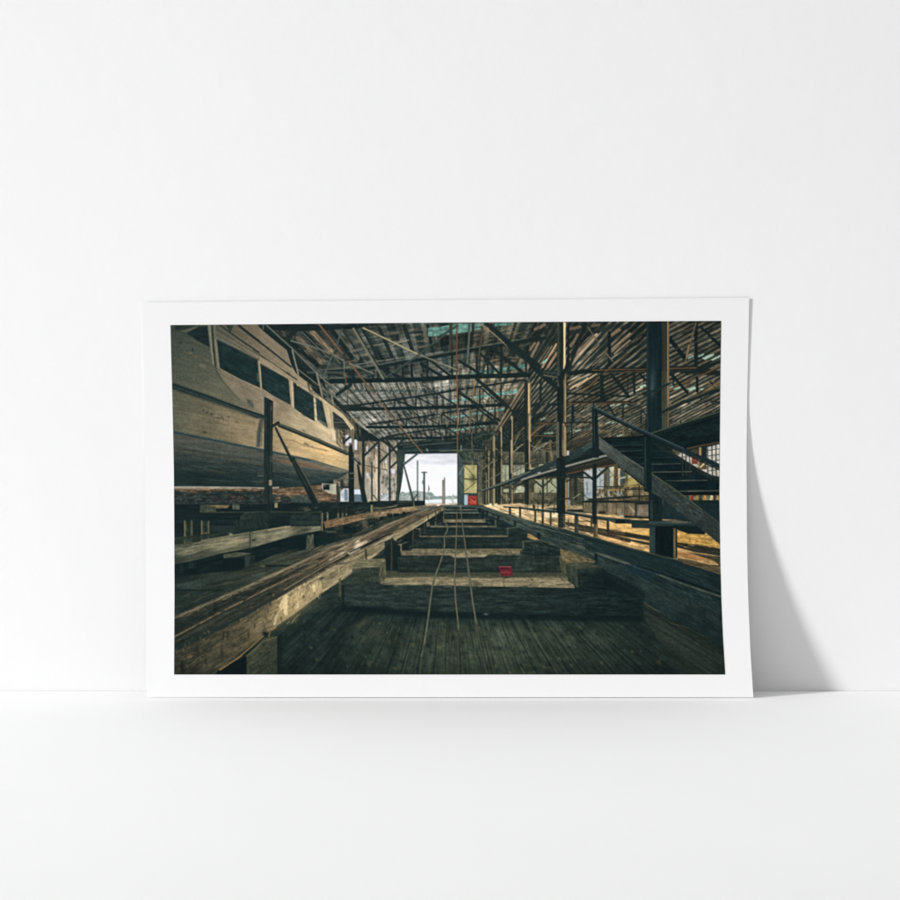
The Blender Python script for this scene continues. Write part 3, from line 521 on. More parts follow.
    P([(-170, 485), (0, 385), (340, 235), (560, 55), (620, 30), (700, 190), (790, 260), (560, 290), (330, 350), (0, 400), (-60, 440)], (33, 40, 39), tex=grain(.25, -22, 12, 1)); P([(330, 290), (700, 190), (790, 262), (560, 290), (330, 352)], (46, 42, 36), tex=grain(.25, -14, 9, .8)); L([(330, 352), (560, 300), (790, 262)], 1.0, (112, 70, 46)); L([(350, 300), (560, 250), (710, 210)], .8, (80, 66, 50))
    P([(-185, 440), (0, 326), (180, 246), (330, 190), (560, 50), (590, 60), (560, 110), (330, 235), (0, 365), (-160, 456)], (42, 52, 54), tex=grain(.15, -26, 14, 1)); L([(-180, 445), (0, 330), (180, 247), (330, 192)], .9, (108, 112, 106)); L([(330, 200), (480, 110), (560, 62)], .9, (100, 92, 74)); L([(0, 352), (330, 222)], 1.3, (24, 31, 32)); P([(330, 205), (560, 62), (575, 100), (340, 240)], (58, 70, 72), tex=grain(.12, -32, 9, 1))
    L([(-75, 405), (0, 382), (300, 292), (560, 222), (690, 188)], 2.2, (122, 116, 106), tex=grain(.12, -20, 8, 1)); L([(-75, 398), (0, 374), (300, 284), (680, 180)], .7, (164, 156, 142)); L([(-60, 416), (0, 396), (300, 306), (690, 202)], 1.6, (26, 32, 32))
    O(420, 400, 5.625)
    L([(345, 512), (470, 470), (620, 408), (780, 348), (900, 290)], 1.8, (48, 56, 57), 7.5); L([(345, 510), (470, 466), (620, 402)], .7, (128, 126, 114)); L([(350, 514), (480, 478), (600, 430)], .7, (26, 32, 32))
    # brackets below the gallery
    O(530, 435)
    R(108, 400, 126, 650, (44, 46, 42)); L([(40, 410), (112, 470)], 1.6, (48, 48, 42)); L([(190, 400), (122, 460)], 1.6, (48, 48, 42)); L([(180, 420), (250, 490)], 1.0, (70, 64, 50)); L([(160, 640), (250, 560)], 1.2, (56, 52, 44)); L([(0, 470), (60, 420)], 1.4, (70, 60, 46)); R(85, 500, 98, 540, (60, 56, 48))
    R(240, 200, 318, 700, (30, 36, 35), tex=grain(.25, 90, 8, 1)); R(318, 410, 332, 640, (150, 116, 76), tex=grain(.2, 90, 6, 1)); R(238, 0, 262, 205, (96, 92, 82), tex=grain(.15, 90, 9, .8)); R(262, 0, 300, 215, (36, 38, 36)); R(298, 0, 326, 190, (120, 98, 70), tex=grain(.25, 90, 9, 1)); R(312, 0, 323, 190, (178, 142, 100), a=.7); R(330, 140, 352, 190, (178, 172, 172)); P([(318, 190), (352, 180), (360, 215), (318, 240)], (40, 46, 46)); L([(250, 380), (450, 380)], 1.2, (40, 40, 36)); L([(330, 420), (400, 370)], 1.6, (48, 46, 40)); L([(260, 575), (350, 572)], 1.4, (48, 44, 40))
    L([(470, 325), (580, 410)], 2.2, (44, 48, 46)); L([(700, 290), (590, 390)], 2.6, (52, 48, 42)); L([(450, 382), (560, 384)], 1.6, (40, 42, 40))
    R(562, 260, 600, 800, (29, 36, 36), tex=grain(.18, 90, 14, 1)); L([(528, 580), (900, 560)], 1.8, (38, 40, 37)); L([(528, 600), (900, 600)], 1.8, (30, 34, 33)); 
    # stair treads
    O(625, 435)
    P([(-240, 30), (0, 20), (180, 0), (235, 0), (420, 130), (620, 290), (850, 380), (850, 600), (640, 600), (520, 530), (250, 345), (170, 290), (0, 185), (-120, 110)], (23, 34, 35), tex=grain(.25, 3, 14, 2)); L([(-220, 32), (0, 22), (170, 18)], 1.4, (14, 22, 23))
    for x0, x1, y, c in [(-150, 170, 95, (44, 54, 54)), (-100, 170, 145, (54, 62, 60)), (40, 172, 205, (44, 54, 54)), (110, 175, 262, (48, 56, 54)), (240, 440, 205, (36, 48, 50)), (240, 500, 262, (62, 72, 68)), (250, 600, 333, (84, 88, 76)), (370, 740, 411, (84, 86, 74)), (490, 850, 505, (92, 92, 78))]:
        L([(x0, y+3), (x1, y-3)], 1.1, c, tex=grain(.25, 0, 7, 1)); L([(x0, y+13), (x1, y+7)], 1.4, (13, 22, 24), a=.8)
    for y0, y1, x0, x1 in [(280, 320, 260, 560), (350, 395, 380, 650), (430, 490, 470, 850)]: R(x0, y0, x1, y1, (17, 28, 32), a=.7, tex=grain(.2, 0, 9, 2))
    blob(610, 375, 40, 22, (30, 50, 70), .5); blob(770, 460, 30, 24, (30, 50, 66), .4)
    # right stringer
    P([(235, 60), (330, 110), (470, 190), (640, 295), (770, 362), (850, 385), (850, 410), (760, 395), (600, 300), (420, 180), (300, 120)], (36, 44, 42), tex=grain(.2, 30, 8, 1)); L([(400, 140), (560, 235), (720, 335)], .8, (72, 72, 62))
    # windows beyond the handrail
    P([(470, 180), (520, 150), (600, 165), (700, 220), (850, 290), (850, 375), (780, 362), (640, 288)], (186, 178, 164), tex=grain(.15, 0, 3, 3)); P([(735, 110), (850, 82), (850, 260), (735, 205)], (196, 190, 180), tex=grain(.12, 0, 3, 3))
    for x in (515, 548, 580, 742, 782, 818): L([(x, 80 if x > 700 else 150), (x+4, 370)], 1.0, (56, 54, 52))
    for y in (150, 200, 250, 300, 335): L([(740, y-10), (850, y-25)], .8, (70, 66, 62))
    L([(500, 200), (640, 180)], .7, (80, 76, 70)); R(600, 190, 655, 262, (118, 56, 46)); blob(632, 225, 22, 16, (176, 70, 56), .9); R(655, 230, 735, 310, (92, 76, 56)); L([(680, 290), (720, 250)], 1.4, (222, 196, 130)); R(690, 90, 735, 240, (36, 40, 38)); R(668, 112, 686, 205, (178, 142, 96)); R(655, 240, 668, 290, (176, 140, 100))
    P([(420, 140), (480, 190), (500, 160), (520, 150), (450, 110)], (120, 104, 76), a=.7, tex=grain(.4, 0, 3, 2)); L([(560, 122), (700, 92), (850, 66)], 1.6, (88, 64, 44))
    # clutter strip and teal chest under the last tread
    R(525, 540, 850, 590, (104, 88, 60), tex=mul(grain(.4, 90, 2.5, 1.2), grain(.2, 0, 3, 2)))
    for x, c in [(600, (164, 56, 50)), (645, (150, 122, 66)), (680, (60, 70, 62)), (715, (190, 130, 66)), (745, (96, 110, 90)), (775, (206, 182, 130)), (810, (70, 60, 50)), (560, (54, 60, 52)), (830, (170, 130, 80))]:
        P([(x-16, 588), (x-6, 545), (x+14, 542), (x+18, 588)], c, tex=grain(.25, 60, 3, 1))
    P([(600, 588), (850, 585), (850, 600), (620, 605)], (24, 38, 38)); P([(640, 620), (850, 610), (850, 680), (700, 680)], (31, 44, 46), tex=grain(.15, 0, 6, 2)); R(525, 515, 850, 541, (16, 24, 26))
    # left stringer
    O(0, 0, 1)
    P([(598.9, 436.5), (630, 459), (644.4, 468.3), (650.5, 473), (688, 499.5), (722, 523), (722, 546), (678.3, 511), (648.3, 489.4), (625, 470.5), (599, 449)], grad((600, 440), (86, 86, 82), (720, 535), (52, 56, 54), (.45, (58, 62, 60))), tex=mul(grain(.16, 36, 9, 1.2), grain(.12, 36, 2.5, 1.4)))
    O(625, 435)
    strokes(240, 440, 700, 660, 0, [(0, 0, 0)])
    for t in np.linspace(0, 1, 60):
        x = 230+t*500; y = 420+t*330+rng.uniform(-60, 60); blob(x, y, rng.uniform(5, 16), rng.uniform(4, 9), (104, 104, 98) if rng.random() < .6 else (26, 32, 32), rng.uniform(.2, .6), 35)
    L([(232, 345), (380, 440), (560, 570), (690, 668)], 1.0, (92, 86, 66)); L([(0, 195), (172, 302)], .8, (100, 98, 90)); L([(0, 322), (210, 492)], 1.2, (24, 30, 30)); P([(175, 300), (240, 345), (240, 500), (200, 490), (175, 420)], (24, 34, 35), a=.85)
    R(172, 0, 238, 510, (22, 33, 34), a=.92, tex=grain(.2, 90, 14, 1)); L([(182, 20), (186, 480)], 1.1, (44, 60, 60)); 
    # newel and handrail
    O(530, 380)
    P([(558, 255), (610, 280), (612, 560), (620, 700), (560, 700), (562, 500)], (28, 36, 37), tex=grain(.15, 90, 14, 1)); L([(578, 270), (580, 560)], 1.0, (48, 56, 56)); L([(573, 200), (573, 270)], 1.6, (40, 46, 46))
    O(570, 400, 5.625)
    L([(130, 45), (300, 128), (460, 200), (640, 282), (845, 376)], 3.2, (34, 45, 50), 4.6, tex=grain(.12, 25, 12, 1)); L([(140, 40), (300, 121), (460, 192), (640, 273)], .8, (80, 92, 98), .7); L([(130, 55), (300, 138), (460, 214), (845, 396)], 1.0, (18, 26, 28))

    # main column 562 (upper)
    O(530, 318)
    R(243, 38, 305, 700, (50, 53, 48), tex=mul(grain(.18, 90, 30, 1), grain(.1, 0, 8, 4))); R(245, 38, 262, 700, (76, 76, 66), a=.7, tex=grain(.2, 90, 20, .6)); R(278, 38, 300, 700, (40, 42, 38)); P([(300, 38), (322, 38), (318, 300), (326, 460), (300, 460), (302, 300)], (226, 192, 140), tex=grain(.1, 90, 20, 1)); R(306, 40, 316, 330, (246, 220, 170), a=.7); R(306, 455, 326, 700, (120, 98, 72), tex=grain(.25, 90, 14, 1)); R(316, 455, 324, 700, (176, 140, 100), a=.7); P([(250, 530), (300, 480), (330, 380), (350, 330), (350, 420), (310, 530), (270, 640)], (34, 39, 37)); R(272, 620, 310, 760, (28, 34, 33))
    O(530, 380)
    R(246, 60, 312, 380, (30, 37, 36), tex=grain(.2, 90, 12, 1)); R(300, 0, 326, 380, (98, 84, 64), tex=grain(.3, 90, 14, .8)); R(285, 390, 312, 416, (160, 114, 70)); R(314, 0, 323, 380, (196, 158, 112), a=.8, tex=grain(.2, 90, 9, 1)); R(236, 375, 262, 680, (92, 88, 78)); R(262, 375, 292, 680, (34, 38, 36)); R(290, 420, 326, 680, (116, 96, 70), tex=grain(.3, 90, 12, .8)); R(310, 420, 323, 680, (182, 146, 104), a=.75, tex=grain(.2, 90, 9, 1))

    # ================= LEFT: BOAT =================
    # shed wall behind the boat (upper right of cabin)
    O(260, 385)
    P([(640, 180), (700, 190), (790, 280), (850, 390), (830, 620), (760, 600), (690, 540)], (104, 92, 76), a=.95, tex=mul(grain(.25, 90, 7, 1.2), grain(.2, 0, 7, 4)))
    P([(650, 235), (780, 330), (830, 400), (800, 400), (665, 390)], (52, 58, 54), tex=grain(.25, 0, 6, 1)); L([(665, 335), (790, 338)], .9, (92, 92, 82)); L([(670, 350), (800, 352)], .7, (40, 46, 44))
    for q in [(770, 450, 800, 545), (850, 490, 874, 585), (800, 480, 825, 520)]: R(*q, (206, 208, 224), a=.9)
    R(740, 400, 765, 520, (60, 58, 50)); R(700, 400, 712, 560, (140, 118, 92)); L([(740, 530), (805, 470)], 2.2, (40, 44, 42)); L([(832, 450), (900, 380)], 2.0, (44, 48, 46)); L([(850, 440), (900, 500)], 2, (44, 48, 46)); R(808, 540, 832, 620, (36, 40, 38)); R(830, 300, 850, 600, (122, 104, 82), a=.8, tex=grain(.3, 90, 5, 1)); L([(788, 0), (790, 300)], 1.2, (92, 78, 62)); L([(820, 280), (822, 470)], 1.0, (140, 112, 86)); strokes(830, 300, 900, 450, 24, [(150, 128, 100), (60, 56, 50), (90, 80, 66)], 80, 30, (20, 70), (.5, 1.2), (.4, .8))
    strokes(560, 0, 790, 260, 60, [(150, 138, 124), (50, 58, 58), (36, 44, 44), (112, 104, 94)], 40, 6, (40, 120), (.5, 1.1), (.4, .8))
    # under-hull clutter
    O(168, 455)
    R(50, 280, 1660, 450, (46, 50, 48), tex=mul(grain(.35, 0, 5, 1), grain(.2, 0, 2, 2)))
    R(50, 281, 1000, 308, (154, 138, 122), tex=grain(.15, 0, 9, .8)); R(50, 305, 1000, 322, (116, 84, 60), tex=grain(.4, 0, 4, .8)); strokes(60, 300, 1000, 345, 90, [(142, 104, 76), (164, 108, 78), (90, 70, 56), (46, 50, 48), (176, 142, 112), (60, 64, 60)], 0, 6, (14, 50), (.4, 1.0), (.4, .85))
    strokes(60, 350, 1100, 440, 150, [(60, 66, 64), (108, 60, 58), (40, 46, 46), (84, 80, 72), (34, 40, 40), (70, 90, 88)], 0, 30, (8, 30), (.5, 1.2), (.4, .8))
    strokes(530, 370, 680, 420, 26, [(140, 66, 64), (124, 58, 56), (60, 62, 60)], 0, 14, (8, 20), (.5, 1.0), (.4, .8))
    O(260, 455)
    P([(100, 310), (380, 285), (560, 265), (600, 300), (700, 340), (700, 430), (540, 420), (100, 350)], (112, 84, 64), tex=mul(grain(.35, -3, 6, 1), grain(.2, 0, 3, 2))); strokes(120, 290, 680, 415, 150, [(152, 108, 78), (86, 66, 54), (50, 52, 50), (168, 128, 98), (62, 64, 62), (122, 66, 58), (50, 56, 54)], -4, 9, (14, 46), (.4, 1.0), (.45, .85)); R(280, 360, 460, 425, (66, 74, 72), a=.8, tex=grain(.25, 90, 2.5, 1))
    P([(555, 255), (685, 262), (688, 355), (620, 345), (560, 310)], (168, 160, 138), tex=grain(.12, 0, 5, 3)); R(568, 265, 626, 314, (26, 34, 38)); R(575, 268, 590, 285, (140, 140, 136), a=.6)
    R(690, 250, 720, 425, (56, 54, 50)); R(722, 300, 805, 420, (186, 184, 188), tex=grain(.15, 90, 5, 1)); R(760, 310, 790, 410, (110, 124, 140)); R(848, 310, 905, 355, (190, 200, 214)); R(856, 355, 905, 425, (92, 108, 124)); R(850, 60, 905, 305, (150, 130, 108), tex=grain(.15, 90, 8, 1.2)); L([(735, 230), (735, 300)], 3, (40, 42, 40)); L([(800, 230), (808, 410)], 1.4, (50, 50, 46)); L([(780, 10), (770, 90), (740, 160), (660, 210)], 1.6, (62, 66, 62)); strokes(690, 200, 810, 300, 30, [(50, 50, 46), (150, 136, 118), (90, 84, 74)], 70, 40, (15, 45), (.6, 1.4), (.5, .9))
    # bottom paint
    O(0, 0, 1)
    under = grad((200, 436), (74, 76, 72), (203, 487), (34, 45, 46), (.30, (62, 66, 63)), (.5, (42, 52, 52)))
    def under2(X, Y):
        base = np.interp(X, [172, 262, 310, 350], [431, 449, 459.5, 471.5]); bot = np.interp(X, [172, 262, 302, 321, 340, 350], [485.6, 487.2, 486, 482.8, 478.3, 471.7])
        t = np.clip((Y-base)/np.maximum(bot-base, 2), 0, 1)
        c0 = np.array([84, 82, 75], np.float32); c1 = np.array([38, 48, 47], np.float32)
        c = c0+(c1-c0)*sm(.12, .75, t)[..., None]
        line = sm(.52, .8, vn(t*11+.2*vn(X/40, Y/9, 3), X/60, 8))*(1-sm(.28, .62, t))
        br = np.array([116, 86, 68], np.float32)
        r = sm(262, 345, X)[..., None]
        c = c+(br-c)*(line*.85)[..., None]
        return c*(1+.35*r)
    P([(172, 430), (262, 449), (310, 459), (350, 471.5), (340, 478.3), (321, 482.8), (302, 486), (272, 486.9), (262, 487.2), (172, 485.6)], under2, tex=mul(grain(.13, 7, 26, 1.1), grain(.07, 4, 5, 1)))
    O(168, 455); strokes(60, 20, 900, 150, 40, [(96, 78, 62), (80, 84, 80), (36, 46, 47), (110, 92, 74)], 8, 3, (80, 260), (.4, .9), (.2, .5)); strokes(60, 120, 900, 270, 50, [(52, 62, 62), (30, 40, 41)], 3, 3, (80, 260), (.4, .9), (.2, .5)); strokes(700, 30, 860, 270, 30, [(110, 108, 98), (60, 68, 68)], 4, 4, (40, 120), (.4, .8), (.3, .6))
    O(260, 455); strokes(110, 20, 760, 220, 80, [(120, 96, 80), (100, 102, 98), (48, 58, 58), (72, 76, 74)], 12, 5, (60, 180), (.4, .9), (.15, .45)); L([(300, 45), (480, 100), (640, 150)], 1.1, (132, 96, 72), a=.7); L([(120, 30), (260, 60)], 1.2, (134, 100, 76), a=.8); L([(340, 80), (560, 130)], .9, (110, 80, 62), a=.7)
    # topsides
    O(0, 0, 1)
    side = grad((172, 410), (92, 88, 74), (350, 455), (200, 166, 120), (.35, (136, 116, 88)), (.6, (170, 142, 106)), (.85, (204, 166, 114)))
    P([(171, 386), (263.6, 417), (277.8, 423), (352, 455.5), (349, 472), (309, 459.6), (262, 449.4), (173, 431)], side, tex=mul(grain(.07, 13, 26, 1.6), grain(.04, 13, 6, 1.2), grain(.10, 30, 22, 12, 2)))
    O(168, 385)
    strokes(60, 90, 850, 520, 60, [(90, 84, 70), (150, 126, 96), (120, 104, 82)], 14, 3, (60, 220), (.3, .7), (.08, .25))
    for x, y, r in [(318, 230, 10), (350, 250, 13), (392, 264, 12), (440, 292, 9), (550, 285, 14), (332, 425, 15), (620, 335, 8)]: blob(x, y, r, r*.8, (58, 54, 48), .85)
    for x, y in [(430, 285), (470, 300), (505, 295), (545, 268), (480, 325), (520, 340), (440, 275)]: blob(x, y, 15, 6, (176, 152, 122), .6, 20)
    L([(430, 290), (460, 300), (490, 292), (505, 305)], .9, (84, 76, 64)); L([(560, 250), (562, 400)], 1.2, (166, 140, 104), a=.5)
    P([(825, 310), (862, 300), (862, 340), (840, 440), (825, 560), (795, 555), (800, 430)], (58, 64, 64), a=.85, soft=1, tex=grain(.15, 90, 9, 1)); L([(560, 390), (720, 405)], 1, (100, 88, 70), a=.6)
    P([(838, 330), (858, 330), (845, 550), (828, 550)], (96, 92, 80), a=.7)
    O(260, 385)
    strokes(120, 380, 780, 640, 60, [(196, 162, 112), (150, 122, 88), (214, 180, 130)], 20, 4, (50, 160), (.3, .7), (.1, .3)); L([(220, 490), (300, 500), (400, 545), (470, 560), (600, 590)], 1.2, (140, 116, 84), a=.8); L([(400, 525), (470, 555)], 2, (96, 84, 68), a=.7); blob(455, 545, 18, 10, (214, 186, 138), .8); blob(700, 590, 110, 14, (222, 184, 128), .5, 18)
    L([(770, 640), (800, 660)], 2, (224, 216, 210)) if False else None
    O(0, 0, 1)
    L([(172, 431), (262, 449.2), (310, 459.4), (350, 471.6)], 1.0, (52, 78, 86)); L([(172, 432.2), (262, 450.4), (310, 460.6)], .7, (32, 46, 52))
    # cabin side
    cab = grad((175, 340), (86, 88, 76), (345, 440), (204, 178, 142), (.25, (110, 100, 84)), (.5, (146, 124, 100)), (.8, (178, 154, 122)))
    P([(168, 318), (256, 318), (260, 328.5), (286.7, 350.2), (292.2, 366.9), (298.9, 375.8), (307.8, 382.4), (313.5, 391), (331, 405), (344.4, 415.5), (353.5, 428), (351, 430), (343, 419), (332.5, 411), (333.6, 426), (336.7, 444), (341, 449), (352, 455.5), (277.8, 424), (263.6, 418), (168, 386)], cab, tex=mul(grain(.06, 27, 16, 1.6), grain(.04, 27, 5, 1.2), grain(.11, 40, 20, 10, 2)))
    O(168, 318)
    P([(20, 60), (360, 60), (400, 420), (440, 480), (560, 640), (700, 760), (860, 860), (40, 600)], grad((20, 100), (70, 76, 68), (500, 650), (104, 98, 82)), a=.85, tex=mul(grain(.06, 20, 20, 1.6), grain(.05, 20, 5, 1.4)), soft=1.2)
    strokes(40, 140, 480, 640, 40, [(74, 78, 70), (108, 104, 90), (84, 86, 74)], 22, 5, (60, 200), (.3, .7), (.08, .25))
    blob(115, 222, 12, 10, (46, 50, 46), .9); blob(222, 285, 11, 11, (44, 48, 46), .9)
    for x, y, rx, ry in [(180, 320, 30, 7), (255, 352, 34, 8), (310, 432, 28, 12), (205, 315, 16, 8), (350, 380, 20, 6)]: blob(x, y, rx, ry, (150, 130, 100), .6, 22)
    L([(150, 300), (240, 340), (330, 385), (420, 450)], .9, (96, 84, 66), a=.6)
    P([(60, 66), (240, 70), (160, 105), (60, 110)], (44, 50, 46), a=.8, soft=1.2); P([(120, 118), (250, 78), (270, 85), (165, 132)], (112, 110, 94), a=.6, soft=.8)
    P([(165, 134), (285, 76), (356, 72), (376, 262), (345, 245), (250, 195)], (38, 48, 49), tex=grain(.12, 20, 7, 2)); L([(165, 138), (250, 200), (376, 268)], .9, (74, 76, 66))
    P([(356, 62), (385, 62), (400, 300), (420, 420), (400, 415), (384, 300)], (118, 116, 100)); L([(375, 64), (398, 300), (412, 410)], 1.0, (146, 140, 120)); P([(386, 62), (404, 62), (418, 260), (440, 460), (420, 440), (400, 280)], (70, 62, 50)); P([(404, 62), (432, 62), (440, 190), (470, 460), (440, 470), (420, 260)], (112, 106, 92)); L([(425, 190), (455, 450)], .9, (150, 138, 116))
    L([(432, 190), (500, 210), (560, 240)], 1.8, (110, 112, 104)); L([(425, 460), (470, 540), (560, 650), (640, 735)], 1.2, (72, 68, 58), a=.8)
    P([(470, 455), (830, 640), (905, 690), (900, 850), (820, 830), (640, 730), (520, 600), (480, 520)], (138, 120, 100), a=.55, soft=2, tex=grain(.1, 27, 16, 1)); blob(585, 600, 60, 22, (160, 136, 112), .5, 30); blob(640, 620, 20, 12, (150, 120, 96), .6, 30); 
    # mouldings above the windows
    P([(432, 62), (640, 62), (905, 250), (905, 350), (700, 250), (432, 90)], grad((432, 70), (92, 86, 74), (905, 320), (138, 116, 92)), a=.9, tex=grain(.1, 33, 20, .7))
    L([(470, 66), (620, 175), (800, 300), (905, 365)], 1.8, (62, 62, 56)); L([(432, 100), (600, 200), (760, 300), (905, 385)], .8, (84, 78, 66)); L([(432, 140), (640, 265), (820, 375)], .8, (98, 90, 76)); L([(450, 80), (600, 178)], 1.5, (104, 98, 84)); P([(520, 66), (590, 66), (560, 130)], (52, 56, 52), a=.9); blob(790, 298, 26, 8, (56, 56, 52), .85, 30)
    L([(636, 66), (760, 165), (905, 275)], 2.2, (40, 48, 48)); P([(655, 66), (800, 66), (905, 150), (905, 255)], (132, 112, 90), a=.85, tex=grain(.1, 38, 18, .9)); P([(800, 62), (860, 62), (905, 130), (905, 150)], (44, 50, 48), a=.9)
    # windows
    win = (35, 50, 51)
    P([(442, 200), (530, 240), (805, 382), (812, 460), (832, 630), (640, 545), (468, 452)], win, tex=grain(.16, 27, 9, 2.2)); L([(442, 195), (600, 270), (810, 380)], .9, (58, 62, 56)); blob(545, 238, 22, 8, (100, 104, 98), .8, 28); L([(470, 458), (640, 550), (832, 636)], .9, (160, 138, 112), a=.8); blob(520, 280, 40, 30, (48, 64, 62), .5); L([(805, 500), (812, 570)], .8, (110, 110, 98))
    P([(812, 385), (832, 390), (850, 640), (830, 640)], (150, 134, 108)); L([(822, 390), (842, 630)], .8, (182, 160, 126))
    O(260, 318)
    P([(0, 410), (255, 545), (262, 610), (276, 780), (130, 705), (18, 632), (8, 470)], win, tex=grain(.16, 27, 9, 2.2))
    P([(300, 575), (415, 640), (480, 690), (492, 930), (400, 880), (310, 812)], win, tex=grain(.16, 30, 9, 2.2)); P([(266, 560), (288, 568), (305, 810), (284, 790)], (172, 150, 120)); L([(284, 570), (300, 800)], .8, (204, 180, 146))
    for k in range(26): blob(rng.uniform(30, 250), rng.uniform(590, 740), 14, 5, (66, 86, 84), .35, 20)
    O(260, 385)
    P([(500, 115), (560, 150), (602, 340), (612, 388), (540, 330), (512, 310)], (46, 58, 58), tex=grain(.25, 40, 6, 2)); P([(480, 85), (498, 95), (516, 320), (494, 306)], (188, 162, 128)); L([(490, 95), (508, 310)], .7, (222, 196, 156)); P([(525, 300), (590, 345), (608, 385), (540, 340)], (104, 112, 106), a=.8, tex=grain(.4, 30, 3, 1.4)); strokes(310, 150, 490, 280, 20, [(62, 78, 78), (52, 66, 66)], 30, 12, (20, 60), (.5, 1), (.2, .5))
    # roof edge highlight
    L([(340, -5), (480, 82), (640, 192), (760, 290), (838, 388)], 2.6, (194, 166, 128), 1.8); L([(345, 8), (480, 96), (560, 150)], .7, (110, 96, 76)); P([(560, 150), (650, 205), (655, 340), (690, 530), (640, 480), (612, 380), (585, 240)], (186, 160, 126), tex=grain(.1, 80, 9, 1.2)); P([(640, 395), (680, 410), (690, 500), (660, 500)], (222, 202, 164), a=.7, soft=1); blob(640, 420, 40, 40, (214, 190, 150), .6); L([(600, 190), (640, 380)], .7, (220, 194, 152), a=.8)
    strokes(120, 150, 640, 480, 50, [(160, 138, 112), (130, 112, 92), (180, 158, 128)], 28, 5, (40, 160), (.3, .7), (.1, .28)); blob(180, 225, 50, 26, (120, 102, 82), .5, 25); strokes(690, 400, 760, 560, 16, [(180, 150, 116), (90, 78, 62), (210, 186, 150)], 60, 30, (20, 60), (.6, 1.3), (.5, .9)); blob(395, 410, 16, 5, (64, 62, 56), .9, 25)
    # cabin top details at A2 : flying bridge panel
    O(260, 318)
    P([(0, 95), (235, 288), (282, 432), (270, 440), (0, 215)], (140, 120, 98), a=.85, tex=grain(.09, 40, 20, 1)); L([(0, 218), (130, 320), (278, 440)], 1.8, (42, 52, 52)); P([(0, 230), (278, 448), (345, 520), (430, 585), (480, 668), (300, 575), (240, 520), (0, 330)], grad((0, 260), (128, 110, 90), (450, 620), (166, 142, 112)), a=.9, tex=grain(.1, 35, 18, .9)); L([(0, 330), (130, 410), (250, 500), (330, 555)], 1.4, (66, 66, 58)); L([(0, 318), (250, 490)], .7, (160, 138, 110)); P([(0, 345), (240, 510), (440, 640), (480, 675), (410, 640), (250, 550), (0, 405)], (160, 138, 110), a=.8, tex=grain(.1, 33, 18, .8)); blob(255, 495, 18, 7, (50, 52, 48), .9, 30); L([(430, 590), (445, 640)], 1.6, (90, 78, 62))
    strokes(440, 560, 620, 690, 26, [(112, 100, 88), (50, 56, 54), (140, 118, 94)], 40, 30, (20, 60), (.6, 1.2), (.4, .8))
    # dark gap beside the panel, rails
    P([(20, 66), (70, 66), (290, 280), (345, 510), (330, 505), (288, 440), (240, 285), (20, 110)], (35, 44, 44), tex=grain(.15, 45, 8, 1))
    L([(60, 66), (290, 275), (510, 495), (640, 610), (730, 690)], 1.5, (108, 106, 96)); L([(310, 300), (480, 440), (620, 560)], .9, (92, 92, 84)); L([(290, 290), (345, 505)], 1.5, (138, 130, 114)); L([(510, 495), (555, 680)], 1.7, (140, 128, 112)); L([(340, 460), (520, 600), (620, 690)], 1.0, (116, 110, 98)); L([(30, 60), (28, 100)], 1.6, (90, 92, 84))
    O(260, 385)
    L([(540, 0), (562, 105)], 1.4, (140, 126, 110)); L([(632, 40), (660, 170)], 1.5, (138, 124, 110)); L([(440, 60), (560, 110), (680, 190)], 1.0, (110, 98, 84)); L([(560, 20), (760, 180)], .8, (120, 112, 100)); L([(690, 90), (820, 0)], 2.8, (36, 44, 42)); P([(700, 180), (900, 175), (900, 235), (760, 235)], (36, 44, 43), a=.9)
    # rub rail
    O(168, 385)
    P([(30, -10), (60, -20), (400, 105), (640, 195), (865, 270), (865, 305), (810, 300), (640, 235), (400, 155), (30, 28)], (38, 50, 51), tex=grain(.1, 20, 14, 1)); L([(40, 12), (400, 138), (640, 222), (860, 296)], .9, (70, 76, 70)); L([(40, 38), (400, 165), (640, 245), (800, 300)], 1.0, (74, 70, 58), a=.8); L([(40, -22), (400, 100), (640, 190)], .8, (92, 86, 72), a=.7)
    O(260, 385)
    P([(150, 335), (300, 390), (520, 480), (700, 560), (835, 622), (832, 640), (780, 630), (520, 520), (300, 430), (160, 375)], (50, 56, 54), tex=grain(.12, 23, 14, 1)); L([(160, 348), (520, 492), (800, 615)], .8, (96, 96, 88)); L([(170, 372), (520, 515), (780, 628)], .8, (28, 34, 34))
    blob(705, 140+0, 1, 1, (0, 0, 0), 0); O(168, 385); P([(700, 125), (745, 135), (775, 175), (770, 205), (740, 190), (715, 165)], (74, 76, 70), a=.8, soft=1)
    # props against the hull
    O(260, 385)
    L([(105, 375), (165, 340)], 3, (36, 42, 42)); L([(140, 385), (285, 680)], 2.0, (37, 43, 42), 3.0); blob(242, 565, 12, 14, (60, 60, 54), .7)
    O(260, 455)
    P([(262, 20), (315, 25), (420, 215), (530, 440), (590, 560), (575, 565), (500, 490), (460, 420), (330, 160)], (32, 39, 38), tex=grain(.15, 62, 14, 1)); L([(318, 40), (430, 230), (530, 430), (600, 555)], .9, (96, 88, 72)); L([(300, 50), (440, 320)], .9, (54, 58, 54))
    O(260, 385)
    P([(38, 105), (118, 145), (112, 640), (110, 1170), (40, 1170), (36, 600)], (31, 39, 39), tex=grain(.18, 90, 24, 1)); L([(52, 120), (50, 1150)], .9, (48, 56, 54)); L([(100, 160), (98, 1150)], 1.2, (58, 58, 50)); blob(100, 210, 9, 24, (100, 96, 84), .7); R(80, 855, 108, 905, (148, 128, 98)); R(84, 640, 116, 690, (92, 88, 78), a=.6); strokes(45, 140, 110, 1150, 40, [(52, 58, 56), (22, 30, 30), (70, 68, 58)], 90, 4, (30, 120), (.4, .9), (.3, .6))
    O(350, 440)
